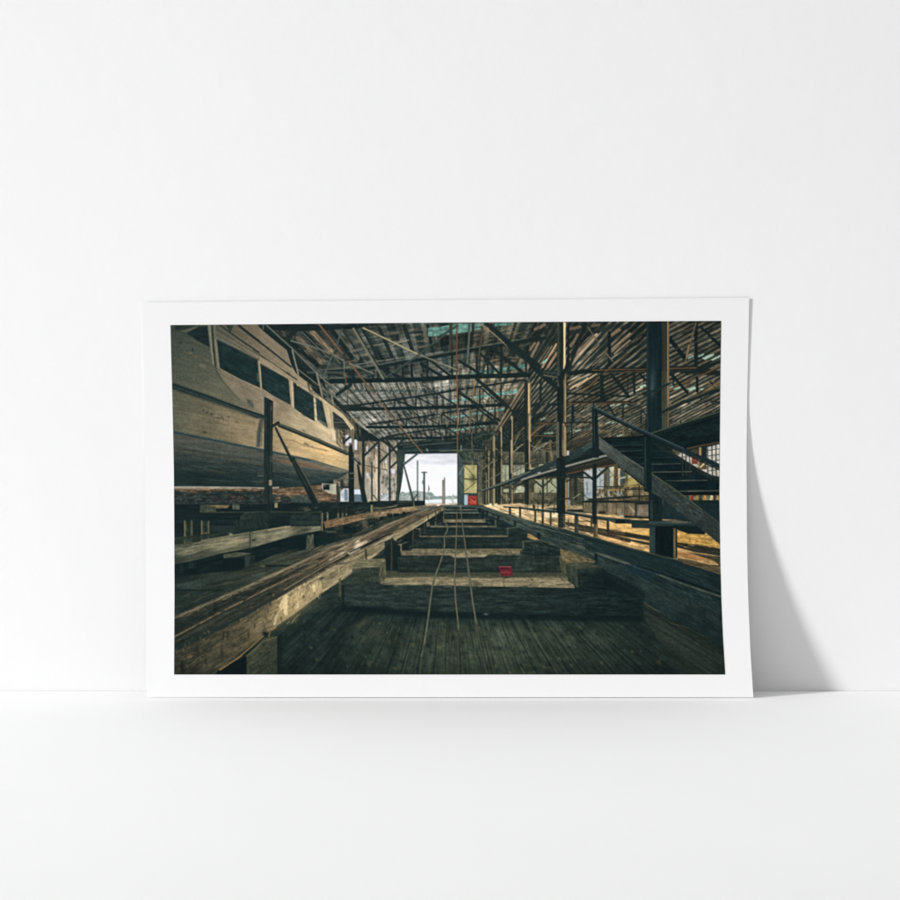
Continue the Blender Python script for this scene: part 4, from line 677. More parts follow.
    P([(0, 55), (16, 60), (36, 140), (38, 600), (0, 610), (-12, 600), (-12, 60)], (31, 38, 38), tex=grain(.15, 90, 14, 1)); P([(62, 220), (78, 225), (120, 390), (150, 520), (165, 590), (125, 600), (110, 560), (75, 350)], (36, 42, 41), tex=grain(.15, 75, 9, 1)); L([(30, 160), (70, 185), (85, 215)], 3.0, (52, 56, 56)); L([(40, 155), (78, 190)], .8, (150, 150, 150)); L([(0, 300), (36, 298)], 1.2, (96, 92, 84)); L([(0, 345), (38, 345)], .8, (80, 78, 70))

    # ================= LEFT LOWER: SHELF, BLOCKS =================
    O(168, 455)
    R(50, 440, 900, 530, (28, 37, 37), tex=grain(.2, 0, 14, 1)); R(288, 455, 432, 520, (70, 72, 60), tex=mul(grain(.15, 90, 3, 1), grain(.15, 0, 5, 2))); P([(300, 452), (560, 450), (530, 480), (430, 480), (430, 462)], (128, 104, 72), tex=grain(.3, 0, 6, 1)); R(580, 445, 645, 490, (86, 86, 76), tex=grain(.25, 90, 3, 1)); L([(50, 440), (860, 436)], .7, (62, 64, 56), a=.7)
    R(50, 520, 1600, 680, (29, 38, 38), tex=grain(.2, 0, 16, 1.4)); L([(430, 516), (860, 512)], .9, (68, 72, 62))
    P([(655, 560), (690, 525), (860, 512), (905, 520), (905, 640), (860, 660), (720, 672), (665, 630)], (44, 51, 46), tex=grain(.3, 80, 6, 1.4), soft=.6); L([(665, 630), (650, 590), (660, 555), (690, 526), (730, 520)], 1.0, (74, 76, 64), a=.7); R(790, 520, 905, 660, (36, 44, 41), a=.7, soft=.6)
    strokes(670, 540, 830, 650, 30, [(66, 70, 60), (30, 36, 35), (60, 62, 54)], 100, 40, (30, 80), (.4, 1), (.3, .6))
    O(260, 455)
    R(100, 435, 560, 515, (29, 36, 36), tex=grain(.2, 0, 12, 1)); R(132, 430, 158, 475, (150, 126, 84)); strokes(330, 470, 560, 512, 20, [(88, 84, 68), (34, 40, 38), (66, 66, 56)], -10, 14, (20, 60), (.6, 1.2), (.5, .9)); L([(100, 512), (560, 515)], .9, (64, 66, 56)); R(270, 520, 550, 628, (40, 48, 46), tex=grain(.25, 0, 7, 2)); R(560, 425, 905, 530, (33, 39, 38), tex=mul(grain(.3, 0, 6, 1.2), grain(.2, 90, 5, 2))); L([(560, 428), (905, 424)], 1.0, (44, 50, 48)); L([(640, 465), (760, 468)], .7, (112, 104, 86))
    for x, y0, y1 in [(560, 530, 690), (610, 518, 600), (705, 478, 570), (745, 478, 565), (778, 462, 540)]: L([(x, y0), (x, y1)], 2.0, (112, 100, 78), tex=grain(.2, 90, 4, 1)); L([(x+12, y0+10), (x+12, y1)], 1.2, (34, 38, 36))
    O(168, 520)
    R(50, 0, 900, 130, (30, 39, 39), a=.9, tex=grain(.2, 0, 14, 1.4)); P([(590, 0), (900, 0), (900, 70), (600, 90)], (38, 45, 42), tex=grain(.3, 80, 6, 1.2)); R(380, 50, 600, 100, (46, 56, 54), a=.7)
    for x0, x1 in [(145, 222), (298, 374)]:
        R(x0, 15, x1, 200, (56, 60, 50), a=.9, tex=mul(grain(.35, 90, 5, 1), grain(.3, 0, 3, 2))); L([(x0+6, 10), (x0+6, 210)], 1.4, (116, 104, 76)); L([(x1-8, 10), (x1-8, 180)], 1.3, (98, 92, 70)); R(x0+26, 20, x1-24, 150, (36, 44, 40), a=.8)
    blob(340, 120, 20, 12, (140, 114, 74), .8); blob(235, 150, 30, 8, (110, 98, 70), .8, -20); blob(180, 195, 30, 10, (124, 106, 74), .8)
    P([(50, 160), (300, 130), (620, 85), (640, 100), (300, 180), (50, 215)], (52, 56, 48), a=.8, tex=grain(.25, -9, 9, 1))
    P([(55, 222), (300, 190), (560, 142), (740, 112), (905, 84), (1070, 55), (1375, 55), (1375, 92), (1130, 140), (905, 205), (740, 252), (500, 297), (200, 372), (55, 400)], grad((60, 300), (78, 78, 66), (1370, 80), (104, 98, 80), (.35, (116, 106, 84)), (.68, (108, 100, 82))), tex=mul(grain(.22, -11, 10, 1.1), grain(.22, -11, 16, 6, 2)))
    for x, y, rx, ry, a in [(370, 242, 50, 22, .85), (580, 205, 50, 40, .6), (180, 290, 60, 26, .5), (850, 145, 50, 26, .6), (660, 190, 70, 20, .4), (220, 240, 50, 16, .4), (960, 160, 40, 30, .4), (1100, 110, 60, 16, .4)]: blob(x, y, rx, ry, (172, 152, 114), a, -12)
    strokes(70, 220, 760, 330, 110, [(150, 132, 98), (56, 58, 50), (120, 108, 82), (48, 52, 46)], -11, 5, (30, 110), (.3, .8), (.25, .6)); P([(55, 340), (300, 300), (500, 260), (740, 222), (740, 252), (500, 297), (200, 372), (55, 400)], (52, 56, 50), a=.45, soft=2)
    L([(300, 186), (560, 140), (740, 112), (905, 84), (1070, 56)], 1.0, (122, 114, 90)); blob(565, 128, 18, 10, (186, 168, 128), .9); R(732, 105, 756, 290, (62, 64, 56)); L([(750, 120), (750, 290)], .8, (130, 118, 92)); blob(772, 180, 18, 8, (30, 34, 34), .9, -20); L([(905, 92), (1100, 56)], 1.0, (166, 142, 104))
    # dark under shelf
    P([(55, 402), (200, 374), (500, 298), (740, 254), (905, 207), (1130, 142), (1375, 94), (1450, 130), (1380, 250), (1000, 300), (780, 390), (640, 450), (300, 490), (55, 520)], (24, 34, 34), tex=grain(.2, -8, 14, 2)); P([(495, 310), (620, 288), (760, 300), (690, 325), (500, 345)], (78, 78, 64), tex=grain(.2, -5, 6, 1)); R(690, 318, 780, 450, (44, 52, 48), tex=grain(.25, 90, 6, 2)); R(500, 345, 690, 455, (21, 30, 31)); P([(1250, 140), (1310, 125), (1316, 250), (1240, 265)], (74, 74, 60), tex=grain(.25, 90, 5, 1.5)); P([(1050, 170), (1245, 140), (1240, 262), (1050, 265)], (23, 32, 33)); P([(1375, 110), (1500, 105), (1500, 200), (1380, 210)], (27, 36, 36)); P([(1400, 95), (1520, 98), (1560, 112), (1440, 118)], (70, 70, 58)); R(105, 400, 135, 480, (32, 42, 42)); R(180, 385, 250, 440, (38, 48, 46), a=.7, tex=grain(.3, 90, 5, 1))
    # ground between shelf and rail
    P([(55, 520), (300, 488), (640, 448), (780, 390), (1000, 300), (1300, 262), (1500, 200), (1750, 130), (2400, 0), (2420, 0), (1900, 130), (1470, 330), (1200, 430), (500, 680), (60, 900), (55, 900)], grad((60, 600), (42, 50, 46), (1700, 180), (84, 80, 66), (.35, (54, 56, 48)), (.6, (62, 62, 52))), tex=mul(grain(.18, -14, 18, 1.6), grain(.10, -8, 5, 1.2), grain(.18, -10, 26, 9, 2)))
    P([(80, 580), (290, 535), (190, 595), (80, 605)], (66, 72, 68), a=.8, soft=.8); blob(540, 565, 70, 14, (88, 84, 66), .6, -10); blob(700, 480, 140, 14, (70, 70, 58), .6, -10); L([(60, 632), (500, 632)], 1.3, (26, 34, 34)); P([(55, 640), (480, 640), (300, 720), (55, 830)], (44, 52, 46), a=.7, tex=grain(.2, -5, 14, 1.4)); blob(855, 415, 24, 9, (120, 106, 74), .9); L([(880, 415), (1130, 408)], 1.6, (26, 32, 32)); L([(900, 340), (1250, 280)], .9, (80, 78, 64), a=.6); strokes(800, 270, 1500, 420, 80, [(90, 84, 68), (40, 46, 42), (74, 72, 60)], -14, 5, (50, 160), (.3, .9), (.2, .5))
    # brown beam beyond, blocks
    O(260, 455)
    P([(570, 600), (640, 580), (900, 530), (1250, 475), (1590, 445), (1590, 460), (1300, 530), (905, 605), (590, 660)], grad((570, 620), (126, 92, 66), (1590, 460), (156, 128, 94)), tex=mul(grain(.25, -9, 9, 1), grain(.15, 90, 3, 1.4)))
    strokes(600, 560, 1300, 640, 60, [(166, 116, 78), (80, 64, 50), (150, 130, 100), (60, 54, 46)], -10, 12, (20, 80), (.4, 1), (.4, .8))
    O(350, 500)
    P([(0, 205), (170, 165), (400, 130), (640, 85), (780, 65), (760, 90), (600, 140), (300, 230), (0, 330), (-90, 330), (-150, 250)], (46, 50, 44), tex=mul(grain(.3, -12, 12, 1.4), grain(.2, 0, 5, 3)))
    for q in [(50, 205, 150, 255), (170, 175, 230, 225), (270, 150, 330, 195), (390, 120, 440, 150), (470, 105, 500, 128), (-60, 225, 60, 300), (330, 120, 380, 160)]: R(*q, (26, 34, 34), tex=grain(.2, 0, 5, 2), soft=.3)
    for q in [(160, 130, 215, 165), (110, 185, 160, 250), (225, 150, 265, 170)]: R(*q, (92, 84, 66), a=.8, tex=grain(.2, 90, 4, 1))
    R(-200, 50, 160, 120, (34, 40, 38), a=.8, tex=grain(.3, 0, 6, 1.4)); R(185, 45, 205, 120, (134, 116, 88)); L([(205, 80), (380, 60), (420, 50)], 1.0, (132, 112, 84)); P([(200, 60), (330, 65), (330, 105), (210, 110)], (84, 74, 58), a=.7, tex=grain(.3, 0, 4, 1)); P([(640, 60), (800, 55), (770, 75), (600, 100)], (70, 78, 78), tex=grain(.15, -8, 6, 1)); P([(440, 180), (620, 110), (760, 75), (640, 130), (500, 190)], (106, 110, 108), a=.5, soft=.6)
    strokes(0, 100, 620, 330, 70, [(96, 86, 66), (36, 42, 38), (64, 62, 52), (120, 100, 74)], -16, 10, (30, 90), (.4, 1), (.25, .6))

    # ================= FLOOR IN FRONT =================
    O(0, 0, 1)
    def flo(X, Y):
        m = np.exp(-((X-490)/130)**2)*sm(606, 640, Y)
        c = np.array([32, 41, 38], np.float32)+m[..., None]*np.array([36, 30, 20], np.float32)
        return c*(1-.22*sm(655, 676, Y))[..., None]
    P([(205, 680), (300, 612), (345, 585), (345, 600), (640, 615), (645, 600), (730, 655), (730, 680)], flo, tex=mul(vpgrain(.19, 300, 9), vpgrain(.11, 90, 6), vpgrain(.10, 30, 7), grain(.12, 20, 9, 5, 2)))
    for k in range(260):
        x = rng.uniform(300, 715); y = rng.uniform(618, 673); r = rng.uniform(.4, 2.2)
        blob(x, y, r*1.2, r*.8, (20, 28, 27) if rng.random() < .7 else (104, 94, 70), rng.uniform(.25, .7), rng.uniform(0, 90))
    for k in range(600):
        x = rng.uniform(300, 720); y = rng.uniform(618, 673); r = rng.random()
        w = math.exp(-((x-490)/140)**2)
        c = (112, 104, 78) if r < .35 else ((24, 32, 31) if r < .85 else (140, 108, 66))
        a = (.25 if r < .35 or r >= .85 else .4)*(.35+.65*w)
        th = math.atan2(y-VPY, x-VPX); l = rng.uniform(1.5, 9 if r < .85 else 1.6)
        L([(x, y), (x+l*math.cos(th), y+l*math.sin(th))], rng.uniform(.3, .9), c, a=a)
    for k in range(34):
        a = -1.25+k*.088+rng.uniform(-.012, .012); L([(VPX+a*110, VPY+110), (VPX+a*180, VPY+180)], .45, (20, 28, 27), 1.0, a=rng.uniform(.45, .8))
        if k % 2: L([(VPX+(a+.012)*110, VPY+110), (VPX+(a+.012)*180, VPY+180)], .35, (104, 98, 74), .7, a=.35*math.exp(-((a-.3)/.7)**2))
    O(280, 590, 5.625); P([(100, 100), (270, 20), (270, 100), (180, 130)], (54, 58, 52), a=.6, soft=1.5, tex=grain(.2, -35, 9, 1)); blob(460, 190, 70, 20, (92, 84, 64), .5, -30); blob(520, 250, 80, 40, (74, 70, 56), .5, -35)
    # ================= SLEEPERS =================
    tanw = (124, 107, 83)
    O(0, 0, 1)
    S = [(505.5, 506.6, 508.5, 441, 474, 441, 474), (509.2, 510.2, 511.6, 444, 478, 444, 478), (511.8, 513.6, 519.0, 444, 481, 443, 482), (519.2, 522.4, 526.2, 443, 484, 436, 490), (525.9, 527.8, 535.0, 430, 496, 430, 502), (534.9, 537.0, 549.5, 420, 510, 414, 527), (548.6, 555.6, 571.5, 400, 523, 394, 560)]
    P([(441, 505), (473, 505), (525, 545), (560, 572), (390, 572), (400, 540)], (26, 34, 33))
    for (yt, yf, yb, xa, xb, xc, xd) in S:
        far = yt < 512
        P([(xa-1, yf), (xb+1, yf), (xd, yb), (xc, yb)] if False else [(xc, yf), (xd, yf), (xd, yb), (xc, yb)], (41, 48, 45), tex=mul(grain(.22, 0, 9, 1.4), grain(.12, 90, 6, 2)))
        P([(xa+.4, yt), (xb-.4, yt), (xb, yf), (xa, yf)], (96, 100, 92) if far else ((112, 108, 96) if yt < 519 else tanw), tex=mul(grain(.18, 0, 7, .7), grain(.14, 0, 3, 2)), a=.95)
        L([(xa, yf+.9), (xb, yf+.9)], .8, (22, 29, 29))
    O(440, 500)
    P([(0, 455), (740, 440), (735, 470), (0, 480)], (96, 86, 62), a=.6, tex=grain(.4, 0, 3, 1)); P([(0, 490), (80, 500), (120, 520), (400, 516), (432, 490), (0, 478)], (150, 130, 102), tex=grain(.2, 0, 6, .8)); strokes(0, 450, 730, 490, 50, [(180, 156, 114), (96, 84, 62), (140, 120, 86), (64, 60, 48)], 0, 20, (10, 40), (.5, 1.1), (.4, .8)); R(0, 645, 700, 680, (40, 44, 38), a=.8)
    R(50, 62, 300, 72, (52, 62, 62), a=.8)
    O(350, 500)
    strokes(460, 530, 900, 630, 40, [(44, 52, 50), (22, 30, 30), (56, 58, 52)], 0, 6, (30, 90), (.4, 1), (.3, .6)); R(400, 500, 900, 512, (22, 30, 30), a=.6)
    # stepped ends on the left
    for q in [(405, 345, 422, 400), (405, 395, 465, 408), (452, 400, 468, 462)]: R(*q, (118, 102, 78), tex=grain(.2, 0, 4, 1))
    R(422, 340, 560, 395, (26, 34, 33)); R(466, 405, 560, 455, (27, 35, 34)); R(400, 408, 452, 640, (29, 37, 36), tex=grain(.2, 90, 6, 2))
    for q in [(590, 255, 632, 264), (622, 258, 638, 330), (690, 195, 700, 245), (700, 200, 718, 240), (765, 190, 772, 230)]: R(*q, (120, 106, 82), a=.9)
    R(640, 262, 900, 325, (27, 35, 34), a=.6); R(560, 265, 622, 400, (28, 35, 34)); 
    for q in [(372, 318, 402, 640), (558, 215, 582, 420), (662, 165, 682, 320), (766, 110, 776, 180)]: R(*q, (38, 40, 36), tex=grain(.2, 90, 6, 1)); L([(q[0]+8, q[1]+8), (q[0]+8, q[3])], .9, (92, 76, 56), a=.8)
    # left beam, rails
    O(0, 0, 1)
    P([(160, 690), (160, 652), (174.7, 645), (225, 624), (284, 594), (350, 556), (391, 535), (412, 524), (444, 507.2), (446, 508.6), (412, 530), (391, 543), (370, 559.5), (360, 568), (321, 594), (300, 609.6), (264, 635), (218, 671), (205, 682)],
      grad((175, 665), (60, 56, 45), (440, 510), (138, 122, 96), (.16, (80, 70, 54)), (.30, (112, 94, 68)), (.42, (160, 134, 98)), (.62, (140, 122, 92))), tex=mul(grain(.20, -30, 12, 1.0), grain(.16, -30, 4, 1.4), grain(.16, -30, 22, 8, 2)))
    O(140, 590, 5.625)
    strokes(200, 260, 700, 470, 150, [(70, 60, 46), (150, 118, 80), (50, 46, 40), (130, 104, 72), (96, 80, 58)], -30, 14, (20, 80), (.4, 1), (.25, .6))
    for x, y, r in [(320, 330, 9), (238, 430, 14), (370, 400, 10), (470, 260, 12), (490, 260, 10), (610, 250, 9), (700, 240, 16), (645, 200, 8), (715, 170, 8), (460, 350, 10)]: blob(x, y, r*.7, r*2.2, (36, 36, 32), .8)
    blob(490, 340, 30, 20, (124, 104, 76), .5); blob(238, 440, 8, 40, (30, 32, 30), .8)
    blob(830, 110, 150, 60, (188, 158, 110), .75, -32); blob(700, 210, 90, 36, (130, 108, 78), .5, -32)
    # sun flecks on the beam face
    for q in [[(800, 90), (830, 30), (830, 140), (815, 145)], [(780, 120), (812, 80), (800, 110)], [(750, 190), (770, 140), (765, 190)], [(875, 110), (890, 60), (900, 90)]]: P(q, (222, 196, 146), a=.85, soft=.9)
    strokes(720, 40, 900, 190, 50, [(224, 196, 146), (90, 74, 54), (170, 142, 100)], -70, 30, (10, 36), (.4, 1.1), (.3, .7))
    O(260, 520)
    P([(240, 660), (430, 575), (550, 560), (555, 640), (500, 680), (250, 680)], (178, 152, 108), a=.5, soft=2, tex=grain(.25, -30, 7, 1.5)); P([(470, 590), (490, 575), (492, 640), (478, 660)], (226, 202, 150), a=.8, soft=.6); P([(540, 560), (556, 555), (556, 640), (530, 660)], (190, 166, 120), a=.7, soft=.6); R(555, 545, 562, 640, (92, 78, 58), a=.6); blob(555, 525, 30, 14, (50, 46, 40), .9, -25); R(702, 430, 714, 555, (170, 144, 106), a=.9); R(708, 550, 726, 690, (112, 96, 72), a=.9); strokes(570, 420, 890, 600, 70, [(186, 160, 120), (100, 84, 62), (140, 120, 90)], -31, 4, (50, 160), (.3, .8), (.25, .55)); strokes(240, 560, 560, 680, 60, [(200, 172, 124), (96, 80, 58), (222, 196, 146), (70, 62, 48)], 80, 25, (10, 44), (.4, 1), (.3, .7))
    L([(700, 430), (905, 310)], .8, (190, 160, 118), a=.7)
    O(350, 500)
    strokes(0, 340, 380, 560, 60, [(176, 152, 114), (104, 90, 68), (140, 122, 92)], -32, 4, (40, 120), (.3, .8), (.25, .5)); L([(140, 430), (148, 545)], 1.6, (52, 48, 40)); L([(128, 440), (145, 425)], 1, (52, 48, 40))
    P([(420, 290), (560, 215), (700, 140), (830, 75), (850, 85), (700, 165), (580, 245), (430, 335)], (140, 122, 90), a=.7, tex=grain(.2, -30, 6, 1)); blob(330, 345, 24, 12, (178, 160, 122), .7, -30)
    # rail trough above the beam face
    O(0, 0, 1)
    P([(160, 652), (160, 626), (174.7, 617.6), (225, 596), (260, 581), (300, 562), (331, 547.5), (360, 537), (391, 522.5), (444, 505.5), (444, 507.6), (412, 524.4), (391, 535.5), (350, 556.5), (284, 594.6), (225, 628), (174.7, 652)],
      grad((175, 640), (46, 50, 44), (440, 507), (118, 98, 78), (.3, (58, 54, 46)), (.55, (82, 68, 56)), (.75, (104, 84, 68))), tex=mul(grain(.22, -28, 16, .9), grain(.18, -28, 5, 1.2)))
    L([(165, 622), (174.7, 617.6), (225, 596), (260, 580.5), (304, 561), (331, 547.5), (360, 538.5), (391, 523), (430, 508.2)], 3.8, (124, 106, 82), 1.3, tex=mul(grain(.2, -26, 14, .8), grain(.15, -26, 4, .8))); L([(174, 619.5), (225, 598), (260, 583), (304, 563.5), (340, 547)], .9, (60, 54, 44))
    L([(174, 616.8), (225, 594.6), (260, 579)], 1.0, (64, 66, 56))
    L([(174, 637), (225, 610), (260, 592.5), (284, 580.5), (316, 565), (331, 555.5), (352, 543)], 1.5, (132, 104, 76), 1.3, tex=grain(.2, -28, 8, .8)); L([(176, 641), (225, 614), (284, 585)], 2.4, (66, 64, 54), tex=grain(.2, -28, 8, .8))
    L([(174, 650), (225, 625.5), (284, 592), (316, 572)], 2.6, (42, 50, 48), 2.0, a=.85); L([(316, 572), (350, 554.5), (379, 539)], 1.4, (32, 38, 36)); L([(284, 590), (330, 563), (352, 551)], 1.2, (128, 106, 80))
    L([(174, 630), (225, 604.5), (284, 577), (330, 553)], 3.2, (40, 40, 35), 2.0, a=.75, tex=grain(.35, -28, 6, 1))
    O(140, 590, 5.625)
    strokes(200, 20, 720, 230, 130, [(84, 74, 58), (34, 38, 36), (110, 90, 68), (50, 50, 44)], -26, 6, (30, 110), (.3, .9), (.25, .55)); blob(735, 22, 26, 9, (28, 30, 28), .9, -15); blob(560, 30, 40, 10, (34, 36, 32), .7, -20); blob(610, 25, 30, 12, (36, 34, 32), .7)
    O(260, 520)
    for x, y, rx, ry, a in [(745, 250, 44, 12, .9), (640, 298, 34, 8, .8), (740, 300, 40, 14, .85), (640, 355, 30, 10, .7), (885, 225, 40, 18, .9), (880, 192, 24, 8, .8), (690, 330, 24, 8, .7)]: blob(x, y, rx, ry, (236, 214, 182), a, -28)
    P([(780, 300), (900, 235), (905, 262), (810, 320)], (206, 182, 150), a=.7, soft=.8); blob(785, 312, 20, 10, (34, 36, 34), .95, 10); strokes(420, 250, 900, 470, 110, [(142, 112, 86), (60, 50, 44), (100, 80, 64), (44, 42, 38), (168, 136, 104)], -27, 5, (40, 140), (.3, .9), (.3, .6))
    O(350, 500)
    blob(60, 380, 26, 10, (230, 206, 172), .8, -28); P([(30, 430), (60, 400), (150, 365), (160, 378), (60, 440)], (212, 190, 158), a=.75, soft=.7); strokes(0, 80, 780, 460, 120, [(150, 116, 88), (76, 62, 52), (112, 86, 68), (170, 140, 108), (58, 54, 48)], -27, 6, (30, 120), (.3, .9), (.3, .65)); P([(180, 350), (370, 250), (520, 180), (400, 280), (200, 380)], (52, 48, 44), a=.6, soft=.5); L([(0, 470), (260, 345), (380, 300)], 1.0, (30, 34, 32)); L([(380, 290), (560, 205), (800, 75)], .7, (72, 60, 48)); blob(460, 235, 24, 6, (170, 128, 84), .7, -28); blob(625, 145, 20, 10, (60, 44, 38), .8)
    for x, y in [(700, 130), (770, 100), (800, 85), (845, 65), (815, 80)]: L([(x, y), (x+4, y+45)], 1.0, (52, 48, 40), a=.8)
    O(167, 501, 4.663)
    strokes(30, 330, 700, 640, 0, [(0, 0, 0)])
    for k in range(160):
        t = rng.random(); x = 40+t*860; y = 545-t*365+rng.uniform(-10, 12)
        L([(x, y), (x+rng.uniform(8, 50), y-rng.uniform(3, 20))], rng.uniform(.3, .8), ((150, 126, 96), (92, 78, 60), (72, 64, 52), (170, 142, 108))[rng.integers(4)], a=rng.uniform(.3, .7))
    for k in range(120):
        t = rng.random(); x = 40+t*800; y = 590-t*330+rng.uniform(-26, 30)
        L([(x, y), (x+rng.uniform(6, 30), y-rng.uniform(2, 12))], rng.uniform(.4, 1.2), ((34, 38, 35), (52, 50, 43), (88, 78, 60), (28, 32, 31))[rng.integers(4)], a=rng.uniform(.3, .7))
    for k in range(130):
        t = rng.random(); x = 40+t*640; y = 740-t*340+rng.uniform(-60, 70)
        blob(x, y, rng.uniform(2, 7), rng.uniform(3, 12), ((42, 40, 34), (54, 48, 40), (136, 112, 78))[rng.integers(3)], rng.uniform(.25, .6), rng.uniform(-40, 20))
    P([(520, 490), (548, 440), (562, 436), (560, 525), (545, 520), (546, 470), (528, 505)], (216, 190, 140), a=.8, soft=.5); P([(590, 505), (606, 440), (616, 440), (606, 500)], (196, 168, 120), a=.7, soft=.5); P([(496, 580), (506, 530), (514, 530), (506, 580)], (204, 176, 128), a=.8, soft=.4); P([(680, 420), (690, 385), (694, 420)], (214, 188, 138), a=.8, soft=.4); P([(700, 400), (720, 380), (720, 415), (700, 430)], (186, 160, 114), a=.7, soft=.5)
    O(140, 590, 5.625)
    # block under the beam, near left
    P([(430, 480), (440, 450), (600, 370), (600, 480)], (20, 27, 27)); P([(600, 372), (700, 268), (772, 262), (772, 480), (600, 480)], grad((600, 300), (78, 74, 57), (772, 470), (54, 56, 46)), tex=mul(grain(.2, -35, 7, 1.2), grain(.12, 0, 4, 3))); L([(600, 372), (695, 290), (770, 264)], .8, (116, 106, 78)); L([(450, 450), (560, 375), (695, 258)], 1.2, (172, 124, 72), .8); blob(705, 245, 18, 14, (30, 30, 28), .9); L([(725, 262), (735, 220)], 1.4, (110, 92, 66)); L([(740, 225), (765, 210)], 1.2, (150, 116, 74)); P([(772, 262), (800, 240), (800, 480), (772, 480)], (27, 34, 33), a=.8)
    # block with front, top and side faces, and the first sleeper's left end
    O(280, 500, 5.625)
    P([(360, 470), (480, 365), (555, 360), (555, 470)], (48, 53, 47), tex=grain(.25, 0, 9, 2)); P([(265, 520), (330, 465), (345, 600), (270, 598)], (40, 47, 44), tex=grain(.25, 0, 5, 1.4)); P([(450, 365), (490, 332), (595, 330), (560, 368)], (118, 106, 80), tex=grain(.2, 0, 8, .9)); P([(555, 366), (595, 330), (597, 410), (556, 468)], (88, 80, 60), tex=grain(.18, 90, 6, 1)); 
    # first (front) sleeper
    O(0, 0, 1)
    P([(386, 571), (570, 571), (575, 589), (384, 585.5), (380, 583)], grad((390, 571), (74, 70, 56), (390, 586), (138, 120, 93), (.35, (80, 74, 58)), (.5, (134, 117, 90))), tex=mul(grain(.16, 0, 9, .8), grain(.14, 0, 3, 1.6)))
    O(420, 500, 5.625)
    strokes(-180, 425, 800, 480, 120, [(186, 162, 124), (100, 88, 66), (64, 58, 46), (170, 146, 110)], 0, 5, (20, 110), (.3, .9), (.3, .7)); strokes(560, 405, 830, 440, 36, [(116, 104, 76), (54, 52, 42), (40, 42, 36)], 35, 10, (10, 30), (.5, 1), (.5, .9)); strokes(-180, 405, 560, 425, 40, [(60, 60, 48), (90, 84, 64)], 0, 10, (20, 60), (.4, 1), (.3, .6)); L([(470, 460), (472, 484)], .8, (80, 70, 54))
    O(0, 0, 1)
    P([(338, 584), (384, 584.5), (575, 588), (643, 592), (646, 619), (575, 617), (430, 613), (342, 606)], grad((340, 590), (46, 52, 48), (645, 600), (26, 36, 35), (.5, (41, 48, 45))), tex=mul(grain(.28, 1, 12, 1.5), grain(.14, 0, 4, 2)))
    O(280, 500, 5.625); strokes(340, 490, 1500, 620, 120, [(50, 58, 55), (22, 30, 30), (44, 50, 48), (60, 64, 58)], 1, 4, (30, 140), (.4, 1.2), (.2, .45)); blob(540, 545, 60, 8, (60, 68, 64), .7); L([(350, 476), (600, 478), (1010, 492)], .8, (52, 58, 54)); R(330, 440, 345, 545, (84, 74, 56), a=.8); R(346, 480, 362, 600, (24, 31, 31), a=.7)
    O(0, 0, 1); P([(342, 604), (430, 611), (575, 615), (646, 617), (646, 622), (575, 621), (430, 618), (342, 611)], (18, 26, 27), a=.7, soft=1.5)
    O(420, 590, 5.625); blob(370, 136, 14, 5, (112, 120, 112), .9); strokes(200, 10, 800, 120, 40, [(50, 62, 62), (22, 31, 31)], 0, 8, (30, 100), (.5, 1.2), (.3, .5))
    # blocks right
    O(530, 560)
    P([(325, 40), (350, 30), (560, 45), (600, 40), (655, 62), (410, 68)], (62, 62, 50), tex=grain(.2, 0, 6, 1)); P([(325, 42), (412, 66), (428, 245), (345, 190)], (56, 61, 52), tex=grain(.2, 80, 6, 1.4)); P([(410, 64), (655, 62), (668, 120), (900, 285), (900, 290), (560, 262), (424, 246)], (22, 31, 31), tex=grain(.2, 0, 9, 2)); P([(410, 64), (655, 62), (660, 240), (424, 246)], (33, 41, 39), tex=mul(grain(.25, 0, 9, 2), grain(.15, 90, 5, 2))); P([(260, 0), (320, 0), (330, 90), (290, 110), (265, 80)], (70, 66, 50), tex=grain(.35, 60, 3, 1)); P([(-90, -75), (262, -68), (275, 96), (-90, 98)], (42, 49, 45), tex=mul(grain(.25, 0, 9, 1.6), grain(.15, 90, 6, 2))); L([(-90, -78), (262, -74)], .8, (66, 68, 56))
    O(440, 500)
    P([(735, 375), (800, 360), (905, 362), (905, 480), (745, 478)], (36, 44, 42), tex=grain(.25, 0, 8, 1.6)); P([(745, 378), (800, 358), (905, 358), (905, 374)], (62, 62, 50), tex=grain(.2, 0, 6, 1)); R(735, 375, 750, 478, (56, 58, 48), a=.7); L([(740, 378), (905, 372)], .9, (58, 60, 50)); P([(625, 255), (640, 245), (780, 290), (785, 330), (628, 330)], (29, 37, 36)); R(608, 252, 628, 330, (110, 100, 78), a=.85); P([(500, 205), (600, 215), (610, 255), (505, 250)], (28, 36, 35)); R(495, 205, 512, 250, (110, 102, 82), a=.85); P([(405, 165), (520, 190), (500, 205), (410, 205)], (28, 36, 35)); R(388, 170, 408, 205, (116, 108, 90), a=.8); R(525, 145, 545, 205, (92, 90, 78), a=.8); R(500, 205, 540, 213, (98, 92, 76), a=.8)
    P([(790, 295), (905, 360), (880, 365), (785, 340)], (168, 128, 80), a=.9); P([(600, 255), (790, 290), (790, 360), (730, 375), (630, 330)], (28, 36, 35), a=.0)
    O(530, 500)
